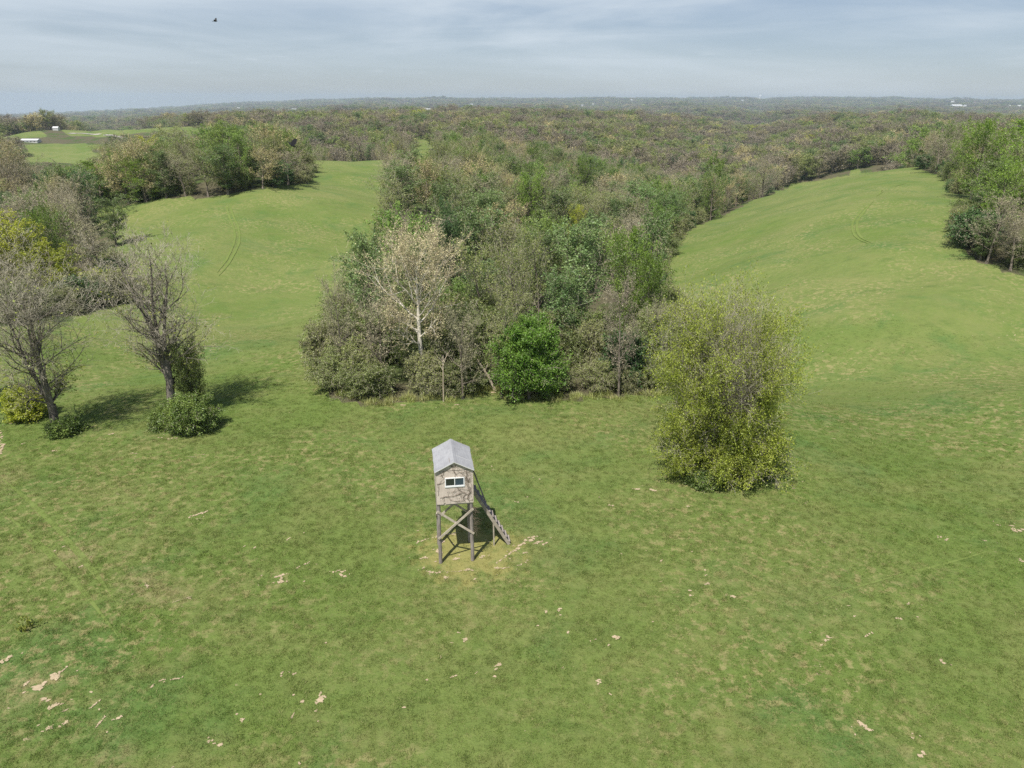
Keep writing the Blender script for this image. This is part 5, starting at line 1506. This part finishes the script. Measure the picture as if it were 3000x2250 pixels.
# taller pale grass where mower and wood meet
M_FRINGE = leaf_mat('fringe_grass', (0.20, 0.24, 0.06), (0.27, 0.30, 0.09), (0.33, 0.30, 0.14), trans=0.35)
fk = [tuft(60, 0.45, 0.45, 0.03, 11), tuft(50, 0.40, 0.60, 0.03, 12)]
for o in fk: o.data.materials.clear(); o.data.materials.append(M_FRINGE)
fp = []
for px, st_ in ((FRONT, 0.22), (FRONT2, 0.22), (SIDE_L[:5], 0.5), (SIDE_R[:6], 0.6), ([(1425, 1132), (1440, 1140), (1455, 1135)], 0.12)):
    for q in edge_line(px, st_, 0.28, gg):
        d = q / np.hypot(*q); fp.append(q + d * gg.uniform(-0.5, 0.9))
fp = np.array(fp); n = len(fp); rt = np.zeros((n, 3)); rt[:, 2] = gg.uniform(0, 6.28, n); sc = gg.uniform(0.5, 1.2, (n, 1)) * np.ones((1, 3))
o = instancer('edge_grass', np.stack([fp[:, 0], fp[:, 1], H(fp[:, 0], fp[:, 1])], -1), rt, sc, gg.integers(0, 2, n), fk)
prop(o, 'taller pale grass fringe along the foot of the wood', kind='stuff')

# ------------------------------------------------------------------ far buildings, road, steam
M_WHITEW = simple('white_walls', (0.50, 0.50, 0.49)); M_WHITER = simple('white_metal_roof', (0.58, 0.59, 0.60), 0.6); M_GREYR = simple('grey_roof', (0.45, 0.45, 0.46), 0.7)
M_REDR = simple('brown_roof', (0.20, 0.13, 0.11), 0.8); M_WIN = simple('far_window', (0.06, 0.07, 0.08), 0.3)
def house(u, v, wpx, kd, p, D, label, group):
    wm = wpx / F_PX * D; dm = wm * (0.55 if kd != 'shed' else 0.5); hm = wm * {'house': 0.32, 'barn': 0.20, 'shed': 0.13}[kd]; rh = wm * {'house': 0.25, 'barn': 0.13, 'shed': 0.09}[kd]
    g = np.random.default_rng(int(u)); o = empty({'house': 'house', 'barn': 'barn', 'shed': 'metal_shed'}[kd], p, g.uniform(-0.35, 0.35))
    b = prism([(-wm / 2, -1.0), (wm / 2, -1.0), (wm / 2, hm), (-wm / 2, hm)], -dm / 2, dm / 2); b.build('wall', M_WHITEW, o)
    e = wm * 0.03; V_ = [(-wm / 2 - e, -dm / 2 - e, hm), (wm / 2 + e, -dm / 2 - e, hm), (wm / 2 + e, dm / 2 + e, hm), (-wm / 2 - e, dm / 2 + e, hm), (-wm / 2 - e, 0, hm + rh), (wm / 2 + e, 0, hm + rh)]
    b = MB(); b.add(V_, [(0, 1, 5, 4), (2, 3, 4, 5), (0, 4, 3), (1, 2, 5), (3, 2, 1, 0)])
    rm = M_WHITER if kd != 'house' else (M_GREYR, M_REDR, M_WHITER)[int(g.integers(0, 3))]; b.build('roof', rm, o)
    if wpx > 12:
        for q in range(4):
            b = MB(); b.box((-wm * 0.33 + q * wm * 0.22, -dm / 2 - 0.03, hm * 0.5), (wm * 0.07, 0.06, hm * 0.35)); b.build('window', M_WIN, o)
    prop(o, label, {'house': 'house', 'barn': 'barn', 'shed': 'shed'}[kd], group)
BL = sorted(BUILD, key=lambda b: b[0])
cnt = {}
for b_ in BL: cnt[b_[3]] = cnt.get(b_[3], 0) + 1
seen = {}
BDES = {'house': 'tiny pale farmhouse in the far country', 'barn': 'long white barn in the far country', 'shed': 'low white metal shed among trees beyond the left wood'}
for u, v, w, kd, p, D in BL:
    q = seen.get(kd, 0); seen[kd] = q + 1
    house(u, v, w, kd, p, D, BDES[kd] + (f', {nth(q)} of the ' + kd + 's' if cnt[kd] > 1 else ''), 'far farm buildings')
M_ROAD = simple('gravel_road', (0.36, 0.335, 0.30), 0.9)
strip_mesh([pxpath([(196, 391), (240, 391), (290, 394), (340, 399), (362, 405), (372, 412)])], 'road', M_ROAD, 0.3, 'structure', 4.5)
# steam over the power station on the horizon
p = at(2224, 291); M_STEAM = simple('white_steam', (0.9, 0.9, 0.9), 1.0, 0.0)
V_, Q_, _ = merge([(leaf_mesh(np.stack([gg.normal(0, 10, 260) + np.linspace(0, 22, 260), gg.normal(0, 8, 260), np.linspace(5, 62, 260)], 1), 15, gg, 0.9, 0)) + (0,)])
o = quads('steam_plume', V_, Q_, M_STEAM); o.location = p; prop(o, 'small white steam plume standing on the horizon at right', kind='stuff')

# ------------------------------------------------------------------ birds
M_BIRD = simple('black_feathers', (0.012, 0.012, 0.013), 0.6)
def bird(u, v, dist, wl, wr, bank, label):
    d = ray(u, v); P_ = Vector(np.array([0, 0, CAM_H]) + d * dist)
    o = empty('vulture', P_, bank[2]); o.rotation_euler = bank
    b = MB(); b.tube([(-0.42, 0, 0.0), (-0.30, 0, 0.01), (-0.05, 0, 0), (0.2, 0, 0.02), (0.34, 0, 0.05), (0.42, 0, 0.03)], [0.03, 0.07, 0.11, 0.10, 0.045, 0.02], 10); b.build('body', M_BIRD, o)
    b = MB(); b.add([(-0.30, -0.04, 0), (-0.30, 0.04, 0), (-0.62, 0.12, -0.01), (-0.65, 0, -0.01), (-0.62, -0.12, -0.01), (-0.4, 0, 0.03), (-0.4, 0, -0.03)],
                    [(0, 4, 3, 5), (1, 5, 3, 2), (0, 6, 3, 4), (1, 2, 3, 6), (0, 5, 1), (0, 1, 6)]); b.build('tail', M_BIRD, o)
    for s_, ang in ((1, wl), (-1, wr)):
        b = MB(); cs_, sn = math.cos(ang), math.sin(ang); pts = [(0.16, 0.05), (0.24, 0.35), (0.18, 0.62), (0.14, 0.86), (0.06, 0.90), (0.04, 0.82), (-0.04, 0.86), (-0.06, 0.76), (-0.14, 0.78), (-0.16, 0.6), (-0.20, 0.3), (-0.16, 0.05)]
        V_ = [(x_, s_ * yy * cs_, yy * sn + dz) for dz in (0.018, -0.006) for x_, yy in pts]; n = len(pts)
        b.add(V_, [tuple(range(n)), tuple(range(2 * n - 1, n - 1, -1))] + [(i, i + n, (i + 1) % n + n, (i + 1) % n) for i in range(n)]); b.build('wing', M_BIRD, o)
    prop(o, label, 'bird')
bird(631, 62, 165, rad(62), rad(-8), (rad(-18), 0, rad(6)), 'dark bird with one wing raised, flying high in the sky at left')
bird(855, 424, 75, rad(58), rad(-10), (rad(-10), rad(38), rad(10)), 'black bird gliding low in front of the left wood')

# ------------------------------------------------------------------ haze
m, nt, out = mat('air')
pv = N(nt, 'ShaderNodeVolumePrincipled'); pv.inputs['Color'].default_value = (0.70, 0.83, 1.0, 1); pv.inputs['Density'].default_value = 9.0e-5
pv.inputs['Anisotropy'].default_value = 0.2
nt.links.new(pv.outputs[0], out.inputs['Volume'])
b = MB(); b.box((0, 0, -150), (28400, 28400, 450)); o = b.build('haze', m); prop(o, kind='stuff')
